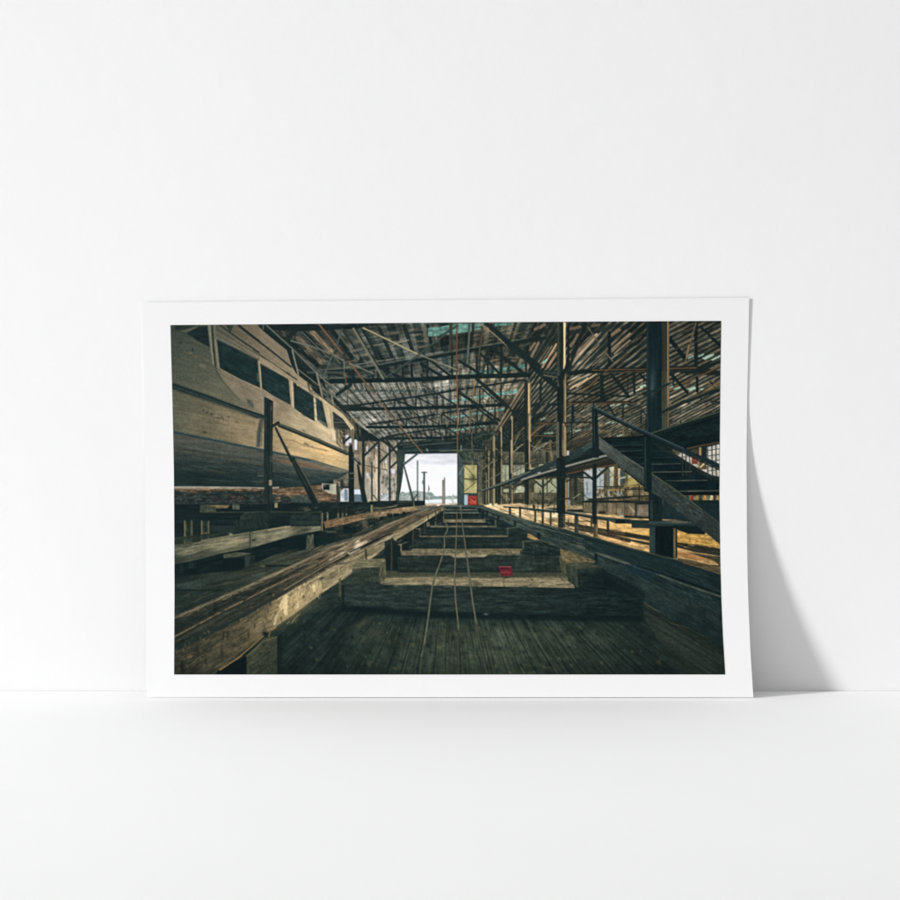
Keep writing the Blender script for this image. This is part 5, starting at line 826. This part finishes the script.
    P([(-10, 300), (75, 350), (75, 365), (0, 350)], (186, 140, 82), a=.9); R(0, 375, 268, 478, (37, 45, 42), tex=grain(.25, 0, 8, 1.6)); P([(-10, 376), (0, 360), (120, 355), (268, 400), (268, 412)], (58, 58, 47)); L([(0, 486), (262, 488)], 1.0, (72, 74, 62)); L([(0, 480), (262, 482)], .8, (20, 28, 28)); P([(270, 432), (400, 500), (560, 560), (330, 575), (290, 600), (272, 480)], grad((270, 440), (120, 94, 62), (400, 580), (96, 82, 58)), tex=mul(grain(.25, 20, 6, .9), grain(.15, 0, 3, 2))); strokes(280, 450, 540, 580, 40, [(150, 116, 76), (70, 60, 44), (56, 52, 40)], 22, 5, (20, 70), (.4, 1), (.3, .7)); P([(255, 480), (272, 480), (330, 660), (300, 680), (265, 640)], (78, 74, 54), a=.9, tex=grain(.3, 70, 4, 1))
    # right floor at the pit edge
    O(625, 560)
    P([(160, 360), (700, 670), (900, 790), (900, 1030), (500, 1030), (170, 520)], (48, 51, 43), a=.8, tex=mul(vpgrain(.3, 90, 2.5), grain(.15, 30, 5, 1)), soft=1); L([(160, 365), (280, 450), (470, 540), (700, 668), (880, 790)], 1.6, (84, 78, 58), 1.0, a=.8); L([(400, 560), (620, 630), (740, 700)], 1.2, (88, 84, 68), a=.5); L([(190, 440), (420, 590), (800, 830)], 1.4, (26, 34, 32), a=.6)
    # main right beam
    O(0, 0, 1)
    P([(472, 505.5), (484, 506.5), (530, 520.8), (579, 534), (630, 548.5), (677, 560), (728, 576.5), (728, 654), (702.8, 635), (672, 620), (641.7, 600), (630, 591.5), (602.8, 572), (596, 564.5), (590, 561.7), (560, 548), (539, 538.5), (513, 525.5), (495.5, 518), (476, 509)],
      grad((520, 530), (62, 70, 66), (700, 610), (30, 42, 42), (.35, (50, 59, 56)), (.65, (38, 49, 48))), tex=mul(grain(.20, 24, 14, 1.1), grain(.14, 30, 4, 2), grain(.2, 30, 22, 9, 2)))
    P([(560, 528), (630, 547.5), (677, 559), (728, 575.5), (728, 597), (690, 588), (650, 572), (600, 552), (540, 528)], (29, 42, 44), a=.75, tex=grain(.2, 20, 16, 1), soft=.8)
    L([(540, 522.5), (579, 533.5), (630, 548), (677, 560), (726, 576)], .9, (70, 68, 54), 1.1, tex=grain(.3, 17, 6, 1)); L([(683, 562.5), (700, 567.5), (722, 574.3)], .8, (128, 96, 58))
    L([(596, 553), (625, 563), (650, 571.5), (685, 584.5), (722, 597)], 1.5, (86, 88, 78), tex=grain(.2, 20, 8, .8)); L([(637, 566), (665, 575), (700, 587), (722, 594)], 1.6, (14, 24, 25)); L([(600, 556.5), (640, 571), (690, 592)], 1.0, (24, 34, 35), a=.8)
    P([(627, 562), (660, 574), (650, 580), (627, 572)], (28, 46, 58), a=.6, soft=1)
    P([(604, 570), (640, 580), (700, 600), (726, 615), (726, 650), (702, 634), (642, 599)], (42, 52, 50), a=.55, soft=2, tex=grain(.3, 35, 9, 2.5))
    O(625, 560)
    for k in range(70):
        x = rng.uniform(550, 850); y = rng.uniform(270, 560); blob(x, y, rng.uniform(8, 34), rng.uniform(3, 8), (78, 84, 80) if rng.random() < .6 else (26, 36, 36), rng.uniform(.15, .4), rng.uniform(20, 80))
    for k in range(60):
        x = rng.uniform(180, 560); y = 150+(x-180)*.5+rng.uniform(0, 170); blob(x, y, rng.uniform(8, 30), rng.uniform(3, 7), (68, 76, 73) if rng.random() < .6 else (28, 38, 37), rng.uniform(.12, .35), rng.uniform(20, 60))
    strokes(100, 60, 840, 330, 80, [(66, 76, 74), (22, 32, 34), (52, 60, 58)], 24, 4, (50, 180), (.4, 1), (.2, .45))
    O(530, 500)
    strokes(0, 200, 620, 480, 110, [(84, 90, 84), (34, 42, 42), (66, 72, 68), (26, 34, 34)], 22, 5, (40, 140), (.4, 1), (.25, .55)); blob(450, 420, 44, 14, (112, 110, 100), .75, 25); blob(380, 390, 30, 8, (100, 98, 88), .6, 20); L([(340, 380), (420, 395), (520, 410), (600, 440)], 1.2, (26, 32, 32), a=.9); L([(480, 400), (530, 440)], 1.2, (22, 28, 28)); L([(0, 195), (300, 290), (620, 380), (900, 455)], 1.8, (30, 40, 41), a=.9); L([(0, 225), (300, 300), (480, 350)], .9, (96, 100, 92), a=.7); R(580, 480, 606, 570, (24, 32, 32), a=.9); R(75, 290, 95, 350, (22, 29, 29), a=.9); blob(200, 300, 26, 6, (26, 30, 30), .8, 15); L([(610, 480), (700, 500), (900, 575)], 1.0, (92, 90, 76), a=.8)
    O(440, 500)
    L([(290, 58), (400, 70), (600, 140), (905, 222)], .8, (86, 90, 84)); L([(340, 75), (520, 140), (900, 270)], .9, (30, 38, 38), a=.8); strokes(330, 80, 900, 300, 60, [(100, 104, 96), (36, 44, 43), (74, 80, 75)], 24, 6, (30, 110), (.4, 1), (.3, .6)); 
    for x, y in [(415, 95), (515, 145), (665, 195), (350, 75), (375, 95)]: R(x, y, x+18, y+44, (24, 31, 31), a=.85)
    for x, y in [(640, 180), (820, 240), (570, 155), (710, 215)]: blob(x, y, 20, 6, (116, 110, 98), .6, 20)
    L([(880, 300), (885, 345)], 1.6, (24, 30, 30))
    # sleeper ends, packing blocks and the dark between them
    O(352, 492, 3.02)
    P([(515, 150), (575, 146), (628, 170), (628, 190), (516, 188)], (37, 45, 42), tex=mul(grain(.25, 0, 8, 1.5), grain(.15, 90, 5, 2))); L([(514, 150), (572, 146), (600, 158)], 1.2, (78, 77, 64), tex=grain(.3, 0, 4, 1)); L([(516, 188), (628, 190)], .8, (19, 27, 27)); R(512, 148, 520, 172, (92, 86, 70), a=.7)
    P([(468, 110), (500, 106), (530, 122), (528, 140), (470, 138)], (36, 44, 42), tex=grain(.25, 0, 6, 1.5)); L([(466, 110), (500, 107)], .9, (84, 82, 70)); R(464, 108, 472, 134, (100, 94, 78), a=.75); L([(470, 139), (528, 141)], .7, (20, 28, 28))
    P([(432, 84), (455, 84), (478, 98), (434, 100)], (38, 46, 44)); R(430, 84, 436, 98, (94, 92, 80), a=.7)
    P([(136, 192), (300, 193), (310, 198), (400, 196), (416, 188), (624, 190), (632, 240), (140, 240)], (45, 50, 46), a=.75, tex=mul(grain(.30, 0, 9, 1.5), grain(.18, 90, 6, 3), grain(.2, 0, 20, 6, 2))); L([(140, 241), (632, 241)], 1.6, (22, 29, 28), soft=.6)
    P([(192, 137), (514, 137), (514, 168), (170, 168)], (41, 48, 45), a=.7, tex=mul(grain(.30, 0, 9, 1.3), grain(.18, 90, 6, 3))); L([(180, 169), (514, 169)], 1.0, (22, 30, 29))
    P([(208, 106), (468, 106), (470, 132), (200, 132)], (39, 47, 45), a=.7, tex=mul(grain(.25, 0, 8, 1.3), grain(.15, 90, 6, 3)))
    P([(98, 150), (120, 140), (136, 150), (150, 190), (136, 200), (138, 238), (100, 220)], (25, 33, 32), a=.85, soft=.5); L([(122, 140), (122, 236)], 1.6, (40, 42, 37)); L([(119, 145), (119, 236)], .7, (84, 70, 52))
    P([(0, 232), (82, 226), (82, 272), (0, 276)], (54, 55, 47), a=.85, tex=mul(grain(.25, 0, 8, 2), grain(.15, 90, 4, 2))); P([(82, 226), (102, 206), (102, 262), (82, 276)], (84, 78, 60), tex=grain(.25, 90, 5, 1)); P([(0, 222), (20, 206), (102, 205), (82, 226), (0, 233)], (112, 102, 78), tex=grain(.22, 0, 7, .9))
    P([(648, 222), (682, 232), (684, 290), (652, 268)], (56, 60, 51), tex=grain(.25, 80, 5, 1.4)); P([(682, 231), (756, 228), (760, 286), (684, 290)], (36, 43, 40), tex=mul(grain(.28, 0, 8, 1.6), grain(.2, 90, 4, 2))); P([(648, 221), (664, 214), (720, 216), (756, 228), (682, 233)], (70, 69, 56), tex=grain(.25, 0, 5, 1)); P([(684, 290), (760, 286), (800, 300), (884, 330), (884, 300), (770, 240), (758, 228)], (23, 32, 31), a=.7, soft=1)
    P([(632, 178), (660, 178), (735, 208), (735, 214), (664, 212), (648, 218), (634, 200)], (112, 92, 64), a=.8, tex=mul(grain(.3, 24, 5, .9), grain(.15, 0, 3, 2)))
    strokes(640, 180, 730, 214, 22, [(146, 118, 82), (70, 62, 46)], 24, 8, (6, 24), (.3, .8), (.4, .8))
    P([(630, 196), (648, 222), (652, 268), (640, 262), (632, 240)], (80, 74, 56), a=.85, tex=grain(.35, 70, 3, 1))
    strokes(90, 252, 640, 288, 120, [(164, 144, 112), (84, 76, 58), (56, 54, 45), (138, 121, 94), (40, 43, 38)], 0, 6, (5, 40), (.3, .8), (.3, .75)); strokes(150, 172, 520, 194, 70, [(160, 142, 112), (92, 84, 66), (60, 58, 48)], 0, 10, (4, 24), (.3, .8), (.3, .75))
    P([(110, 240), (630, 240), (640, 256), (100, 258)], (62, 62, 50), a=.55, soft=.9)
    # lit look of the right beam, inked as warmer streaks
    O(530, 500)
    strokes(-60, 150, 560, 430, 150, [(98, 96, 84), (112, 106, 90), (58, 60, 54), (44, 50, 47), (84, 80, 68)], 24, 5, (20, 90), (.4, 1), (.2, .5))
    O(625, 560)
    strokes(60, 120, 840, 420, 90, [(74, 78, 70), (30, 38, 37), (88, 86, 74), (56, 62, 58)], 27, 6, (30, 130), (.4, 1), (.15, .4))
    O(0, 0, 1)
    for x0, y0, x1, y1, n in [(396, 557, 560, 570, 9), (340, 590, 640, 613, 16), (415, 538, 520, 548, 6)]:
        for k in range(n):
            x = rng.uniform(x0, x1); y = rng.uniform(y0, y1); blob(x, y, .7, .7, (18, 24, 24), .8); L([(x-rng.uniform(4, 14), y+1), (x+rng.uniform(4, 14), y+rng.uniform(0, 2))], .45, (20, 27, 27), a=.7)
            L([(x-6, y-2), (x+rng.uniform(2, 12), y-2.3)], .4, (76, 80, 72), a=.4)
    # ================= CABLES, CRATE =================
    O(0, 0, 1)
    c1 = [(443, 517), (444.5, 521), (447.6, 526.5), (447.2, 531), (444.3, 536), (444.6, 544), (443.6, 552), (440, 563), (435.2, 576), (432, 588), (429.6, 606), (427.2, 625), (423.5, 648), (421.5, 656)]
    L(c1, 1.3, (32, 36, 33), 2.6, a=.5); L(c1, 1.0, (102, 97, 82), 1.9, tex=grain(.15, 90, 6, 1)); L([(424, 645), (419.5, 674)], 1.8, (70, 70, 58), a=.85)
    c2 = [(457, 512), (456.7, 526), (455.6, 553), (454.6, 576), (455.4, 599), (457.6, 618), (458.5, 630), (457.8, 674)]
    L(c2, 1.2, (30, 34, 32), 2.4, a=.5); L(c2[:7], .9, (108, 94, 77), 1.5); L(c2[6:], 1.4, (74, 70, 57), a=.9)
    c3 = [(460.5, 507.5), (462.8, 528), (466.7, 556), (469.6, 578), (473, 604), (476.5, 624), (480, 645), (487, 674)]
    L(c3, 1.2, (30, 34, 32), 2.6, a=.5); L(c3[:6], .9, (104, 94, 80), 1.7); L(c3[5:], 1.6, (78, 74, 62), a=.9)
    L([(444, 507), (443.5, 518)], .9, (90, 84, 72)); L([(460.4, 505), (460.6, 509)], .8, (140, 128, 112))
    P([(498.8, 566.6), (511.4, 566.6), (512.9, 575.4), (501.2, 576.4)], (116, 32, 42), tex=mul(grain(.2, 90, 3, 1), grain(.16, 0, 3, 1.4))); P([(499.6, 567.2), (509.6, 567.3), (508, 569.4), (501.4, 570)], (88, 24, 42)); P([(509.6, 567.2), (511.5, 566.8), (512.8, 575.2), (510.6, 575.8)], (122, 26, 48)); L([(501.5, 572.6), (510.5, 572.2)], .6, (166, 60, 76)); L([(499, 566.7), (511.4, 566.6)], .7, (170, 70, 82)); blob(506, 577.4, 6, 1.2, (44, 38, 34), .7)

def finish():
    """local contrast, fine tooth, slight tone; returns ink colours 0..255"""
    global IMG
    X, Y = np.meshgrid(GX, GY)
    n = (fb(X/1.3, Y/1.3, 901, 2)-.5)
    lum = IMG.mean(-1)
    k = np.clip(1.25-lum/190, .12, 1)
    IMG = IMG*(1+n*.24*k)[..., None]
    # 3x3-ish smoothing (print softness)
    def blur(a, r):
        for ax in (0, 1):
            b = a.copy()
            for s in range(1, r+1):
                b += np.roll(a, s, ax)+np.roll(a, -s, ax)
            a = b/(2*r+1)
        return a
    soft = IMG*.25+blur(IMG, 1)*.75
    out = soft+(soft-blur(soft, 2))*.16+(soft-blur(soft, 9))*.12
    # a little bloom round the bright openings, as old lenses give
    hi = blur(blur(np.clip(out-120, 0, None), 14), 14)
    out = out+hi*.16
    # muted print tone: olive middles, lifted teal shadows, darker corners
    g = np.clip(out.mean(-1, keepdims=True), 0, 255)
    out = g+(out-g)*.84
    mid = np.exp(-((g-85)/60)**2); d = np.clip(1-g/95, 0, 1)
    out = out+mid*np.array([-2.0, .3, -2.0], np.float32)+d*np.array([-8, 0.0, 3.5], np.float32)
    hl = sm(150, 205, g)
    out = out*(np.array([.915, .95, .945], np.float32)*(1-hl)+1.0*hl)
    out = out*(.96+.08*sm(20, 120, g))+1.5
    rr = ((X-448)/330)**2+((Y-490)/240)**2
    out = out*(1.04-.17*np.clip(rr-.25, 0, 1.4))[..., None]
    n2 = fb(X/.8, Y/.8, 333, 1)-.5
    out = out*(1+n2*.20*np.clip(1.2-g[..., 0]/210, .1, 1))[..., None]
    IMG = np.clip(out, 12, 252)
    return IMG

# ---------------------------------------------------------------------------
# The scene: a white wall meeting a white floor, one unframed print leaning there
# 1 unit = 1 m; wall plane y = 0, floor z = 0, camera on the -y side.
# ---------------------------------------------------------------------------
import bpy
scene = bpy.context.scene
col = scene.collection
DIST, CX, CZ = 4.0, -0.30, 0.591          # camera distance and position

def new_mat(name):
    m = bpy.data.materials.new(name); m.use_nodes = True
    nt = m.node_tree; b = nt.nodes['Principled BSDF']
    return m, nt, b
def N(nt, kind, **kw):
    n = nt.nodes.new(kind)
    for k, v in kw.items():
        if k in n.inputs.keys(): n.inputs[k].default_value = v
        else: setattr(n, k, v)
    return n

def plaster(name, base, bump, scale):
    m, nt, b = new_mat(name)
    tc = N(nt, 'ShaderNodeTexCoord')
    n1 = N(nt, 'ShaderNodeTexNoise', Scale=scale, Detail=6.0, Roughness=.55)
    n2 = N(nt, 'ShaderNodeTexNoise', Scale=scale*7, Detail=3.0, Roughness=.6)
    n3 = N(nt, 'ShaderNodeTexNoise', Scale=3.0, Detail=4.0, Roughness=.6)
    for n in (n1, n2, n3): nt.links.new(tc.outputs['Object'], n.inputs['Vector'])
    add = N(nt, 'ShaderNodeMath', operation='MULTIPLY_ADD'); add.inputs[1].default_value = .35
    nt.links.new(n2.outputs['Fac'], add.inputs[0]); nt.links.new(n1.outputs['Fac'], add.inputs[2])
    bp = N(nt, 'ShaderNodeBump', Strength=bump, Distance=.0012)
    nt.links.new(add.outputs[0], bp.inputs['Height']); nt.links.new(bp.outputs['Normal'], b.inputs['Normal'])
    rp = N(nt, 'ShaderNodeValToRGB')
    rp.color_ramp.elements[0].position = .3; rp.color_ramp.elements[0].color = (*[c*.985 for c in base], 1)
    rp.color_ramp.elements[1].position = .7; rp.color_ramp.elements[1].color = (*base, 1)
    nt.links.new(n3.outputs['Fac'], rp.inputs['Fac']); nt.links.new(rp.outputs['Color'], b.inputs['Base Color'])
    b.inputs['Roughness'].default_value = .8; b.inputs['Specular IOR Level'].default_value = .15
    return m

def link_mesh(name, verts, faces, mat, smooth=False):
    me = bpy.data.meshes.new(name); me.from_pydata([tuple(v) for v in verts], [], faces); me.update()
    me.materials.append(mat)
    if smooth: me.polygons.foreach_set('use_smooth', [True]*len(me.polygons))
    o = bpy.data.objects.new(name, me); col.objects.link(o)
    return o
def box(name, x0, x1, y0, y1, z0, z1, mat):
    v = [(x, y, z) for z in (z0, z1) for y in (y0, y1) for x in (x0, x1)]
    f = [(0, 2, 3, 1), (4, 5, 7, 6), (0, 1, 5, 4), (2, 6, 7, 3), (0, 4, 6, 2), (1, 3, 7, 5)]
    return link_mesh(name, v, f, mat)

wall = box('wall', -7, 7, 0, .12, -.10, 5.5, plaster('white_plaster', (.84, .84, .844), .22, 38))
wall['kind'] = 'structure'; wall['label'] = 'plain white plaster wall behind the leaning print'; wall['category'] = 'wall'
floor = box('floor', -7, 7, -7, -.0007, -.10, 0, plaster('white_floor_paint', (.90, .90, .902), .12, 30))
floor['kind'] = 'structure'; floor['label'] = 'smooth white floor the print stands on'; floor['category'] = 'floor'

# ---- the sheet: its lean and curl -------------------------------------------------
def depth(v):
    """how far the sheet stands off the wall; v runs in mm down the wall face"""
    t = np.clip((v-396.0)/302.0, 0, None)
    return .0010 + .0458*t**1.82 + .0007*np.clip((396.0-v)/98.0, 0, None)**2
def on_sheet(u, v, off=0.0):
    d = depth(v)+off
    k = (DIST-d)/DIST
    return CX+(u-150.0)/1000*k, -d, np.maximum(CZ-(v-100.0)/1000*k, .0006)

def grid(nx, ny, left, right, top, bottom):
    s = np.linspace(0, 1, nx)[None, :]; t = np.linspace(0, 1, ny)[:, None]
    v = np.interp(s, *top)*(1-t)+np.interp(s, *bottom)*t
    u = np.interp(v, *left)*(1-s)+np.interp(v, *right)*s
    return u, v
def grid_faces(nx, ny, o=0, flip=False):
    i = np.arange(nx*ny).reshape(ny, nx)+o
    q = np.stack([i[:-1, :-1], i[1:, :-1], i[1:, 1:], i[:-1, 1:]], -1).reshape(-1, 4)
    return q[:, ::-1] if flip else q
def fast_mesh(name, verts, quads, mat, colours=None):
    me = bpy.data.meshes.new(name)
    me.vertices.add(len(verts)); me.vertices.foreach_set('co', verts.astype(np.float32).ravel())
    me.loops.add(quads.size); me.loops.foreach_set('vertex_index', quads.astype(np.int32).ravel())
    me.polygons.add(len(quads)); me.polygons.foreach_set('loop_start', np.arange(0, quads.size, 4, dtype=np.int32))
    me.polygons.foreach_set('use_smooth', np.ones(len(quads), bool))
    if colours is not None:
        a = me.color_attributes.new('ink', 'FLOAT_COLOR', 'POINT')
        a.data.foreach_set('color', np.concatenate([colours, np.ones((len(colours), 1))], 1).astype(np.float32).ravel())
    me.update(calc_edges=True); me.validate()
    me.materials.append(mat)
    o = bpy.data.objects.new(name, me); col.objects.link(o)
    return o

base = bpy.data.objects.new('art_print', None); col.objects.link(base)
base.location = (0, -.047, 0)
base.empty_display_size = .05
base['label'] = 'unframed white-bordered photographic print of a boat shed leaning on the white wall'
base['category'] = 'print'

# white paper with its margin
U, V = grid(60, 90,
            ([298, 302, 350, 450, 550, 690, 698], [142.2, 142.4, 143.6, 144.9, 145.5, 146.3, 146.7]),
            ([298, 330, 400, 460, 540, 580, 600, 650, 698], [749.2, 748.7, 747.1, 746.5, 747.0, 747.7, 748.3, 750.3, 753.4]),
            ([0, .26, .5, .75, 1], [302.4, 301.0, 300.0, 299.0, 297.8]), ([0, 1], [698.2, 698.2]))
X, Y, Z = on_sheet(U, V)
front = np.stack([X, Y, Z], -1).reshape(-1, 3); back = front+np.array([0, .0004, 0])
ny, nx = U.shape; n = nx*ny
q = [grid_faces(nx, ny), grid_faces(nx, ny, n, True)]
idx = np.arange(n).reshape(ny, nx)
ring = np.concatenate([idx[0, :-1], idx[:-1, -1], idx[-1, :0:-1], idx[:0:-1, 0]]); nr = len(ring)
cut = np.concatenate([front[ring], back[ring]])            # the cut edge keeps its own vertices, so it shades crisp
k = np.arange(nr)+2*n; kn = np.roll(k, -1)
q.append(np.stack([k, kn, kn+nr, k+nr], -1))
m, nt, b = new_mat('white_print_paper')
b.inputs['Base Color'].default_value = (.825, .825, .827, 1); b.inputs['Roughness'].default_value = .75; b.inputs['Specular IOR Level'].default_value = .12
tc = N(nt, 'ShaderNodeTexCoord'); nn = N(nt, 'ShaderNodeTexNoise', Scale=900.0, Detail=2.0)
bp = N(nt, 'ShaderNodeBump', Strength=.03, Distance=.0006)
nt.links.new(tc.outputs['Object'], nn.inputs['Vector']); nt.links.new(nn.outputs['Fac'], bp.inputs['Height']); nt.links.new(bp.outputs['Normal'], b.inputs['Normal'])
paper = fast_mesh('paper_sheet', np.concatenate([front, back, cut])-np.array(base.location), np.concatenate(q), m)
paper.parent = base

# printed picture
NXP, NYP = 940, 604
U, V = grid(NXP, NYP,
            ([325, 385, 430, 470, 530, 590, 674.5], [170.4, 172.0, 173.1, 173.9, 174.3, 174.5, 174.1]),
            ([321, 370, 440, 500, 560, 600, 635, 674.5], [721.2, 720.4, 719.7, 719.3, 720.2, 721.3, 722.8, 725.2]),
            ([0, .17, .33, .5, .65, 1], [325.1, 324.3, 323.4, 322.6, 322.0, 320.9]), ([0, 1], [674.5, 674.5]))
X, Y, Z = on_sheet(U, V, .00025)
picture()
ink = finish()
fi = np.clip((U-PX0)*PS-.5, 0, PW-1.001); fj = np.clip((V-PY0)*PS-.5, 0, PH-1.001)
i0 = fi.astype(int); j0 = fj.astype(int); a = (fi-i0)[..., None]; c = (fj-j0)[..., None]
smp = (ink[j0, i0]*(1-a)+ink[j0, i0+1]*a)*(1-c)+(ink[j0+1, i0]*(1-a)+ink[j0+1, i0+1]*a)*c
s = smp.reshape(-1, 3)/255.0
lin = np.where(s <= .04045, s/12.92, ((s+.055)/1.055)**2.4)*INK_GAIN
m, nt, b = new_mat('printed_ink')
at = N(nt, 'ShaderNodeAttribute', attribute_name='ink')
tc = N(nt, 'ShaderNodeTexCoord'); nn = N(nt, 'ShaderNodeTexNoise', Scale=1400.0, Detail=1.0)
mr = N(nt, 'ShaderNodeMapRange'); mr.inputs['To Min'].default_value = .94; mr.inputs['To Max'].default_value = 1.06
mx = N(nt, 'ShaderNodeVectorMath', operation='SCALE')
nt.links.new(tc.outputs['Object'], nn.inputs['Vector']); nt.links.new(nn.outputs['Fac'], mr.inputs['Value'])
nt.links.new(at.outputs['Color'], mx.inputs[0]); nt.links.new(mr.outputs['Result'], mx.inputs['Scale'])
nt.links.new(mx.outputs['Vector'], b.inputs['Base Color'])
b.inputs['Roughness'].default_value = .7; b.inputs['Specular IOR Level'].default_value = .03
photo = fast_mesh('printed_photograph', np.stack([X, Y, Z], -1).reshape(-1, 3)-np.array(base.location), grid_faces(NXP, NYP), m, np.clip(lin, 0, .9))
photo.parent = base
photo['label'] = 'dark teal and tan picture of a boat shed with slipway rails'

# ---- light: broad white room light and one soft lamp low on the left --------------
w = bpy.data.worlds.new('World'); scene.world = w; w.use_nodes = True
wt = w.node_tree; bg = wt.nodes['Background']
g = N(wt, 'ShaderNodeTexCoord'); sx = N(wt, 'ShaderNodeSeparateXYZ')        # unseen white fill, made stronger overhead to brighten the floor
wr = N(wt, 'ShaderNodeMapRange'); wr.inputs['From Min'].default_value = 0; wr.inputs['From Max'].default_value = 1
wr.inputs['To Min'].default_value = AMB*.55; wr.inputs['To Max'].default_value = AMB*2.65
wt.links.new(g.outputs['Generated'], sx.inputs['Vector']); wt.links.new(sx.outputs['Z'], wr.inputs['Value'])
wt.links.new(wr.outputs['Result'], bg.inputs['Strength']); bg.inputs['Color'].default_value = (1, 1, 1, 1)
from mathutils import Vector
def spot(name, pos, target, radius, power, cone):
    l = bpy.data.lights.new(name, 'SPOT'); l.shadow_soft_size = radius; l.energy = power
    l.spot_size = math.radians(cone); l.spot_blend = 1.0
    o = bpy.data.objects.new(name, l); col.objects.link(o); o.location = pos
    o.rotation_euler = (Vector(target)-Vector(pos)).to_track_quat('-Z', 'Y').to_euler()
    return o
az, el, r = math.radians(KAZ), math.radians(KEL), KR
tgt = Vector((.30, 0, .10))
spot('studio_lamp', tgt+r*Vector((-math.sin(az)*math.cos(el), -math.cos(az)*math.cos(el), math.sin(el))), Vector((-.45, 0, .02)), KSIZE/2, KPOW*4, 26.0)

cam = bpy.data.cameras.new('camera'); co = bpy.data.objects.new('camera', cam); col.objects.link(co)
cam.sensor_width = 36; cam.lens = 36*DIST/.9
co.location = (CX, -DIST, CZ); co.rotation_euler = (math.radians(90), 0, 0)
cam.shift_x = 300/900; cam.shift_y = -350/900
cam.clip_start = .05; cam.clip_end = 100
scene.camera = co
scene.view_settings.view_transform = 'Standard'; scene.view_settings.look = 'None'
scene.view_settings.exposure = 0; scene.view_settings.gamma = 1
scene.render.resolution_x = scene.render.resolution_y = 1024
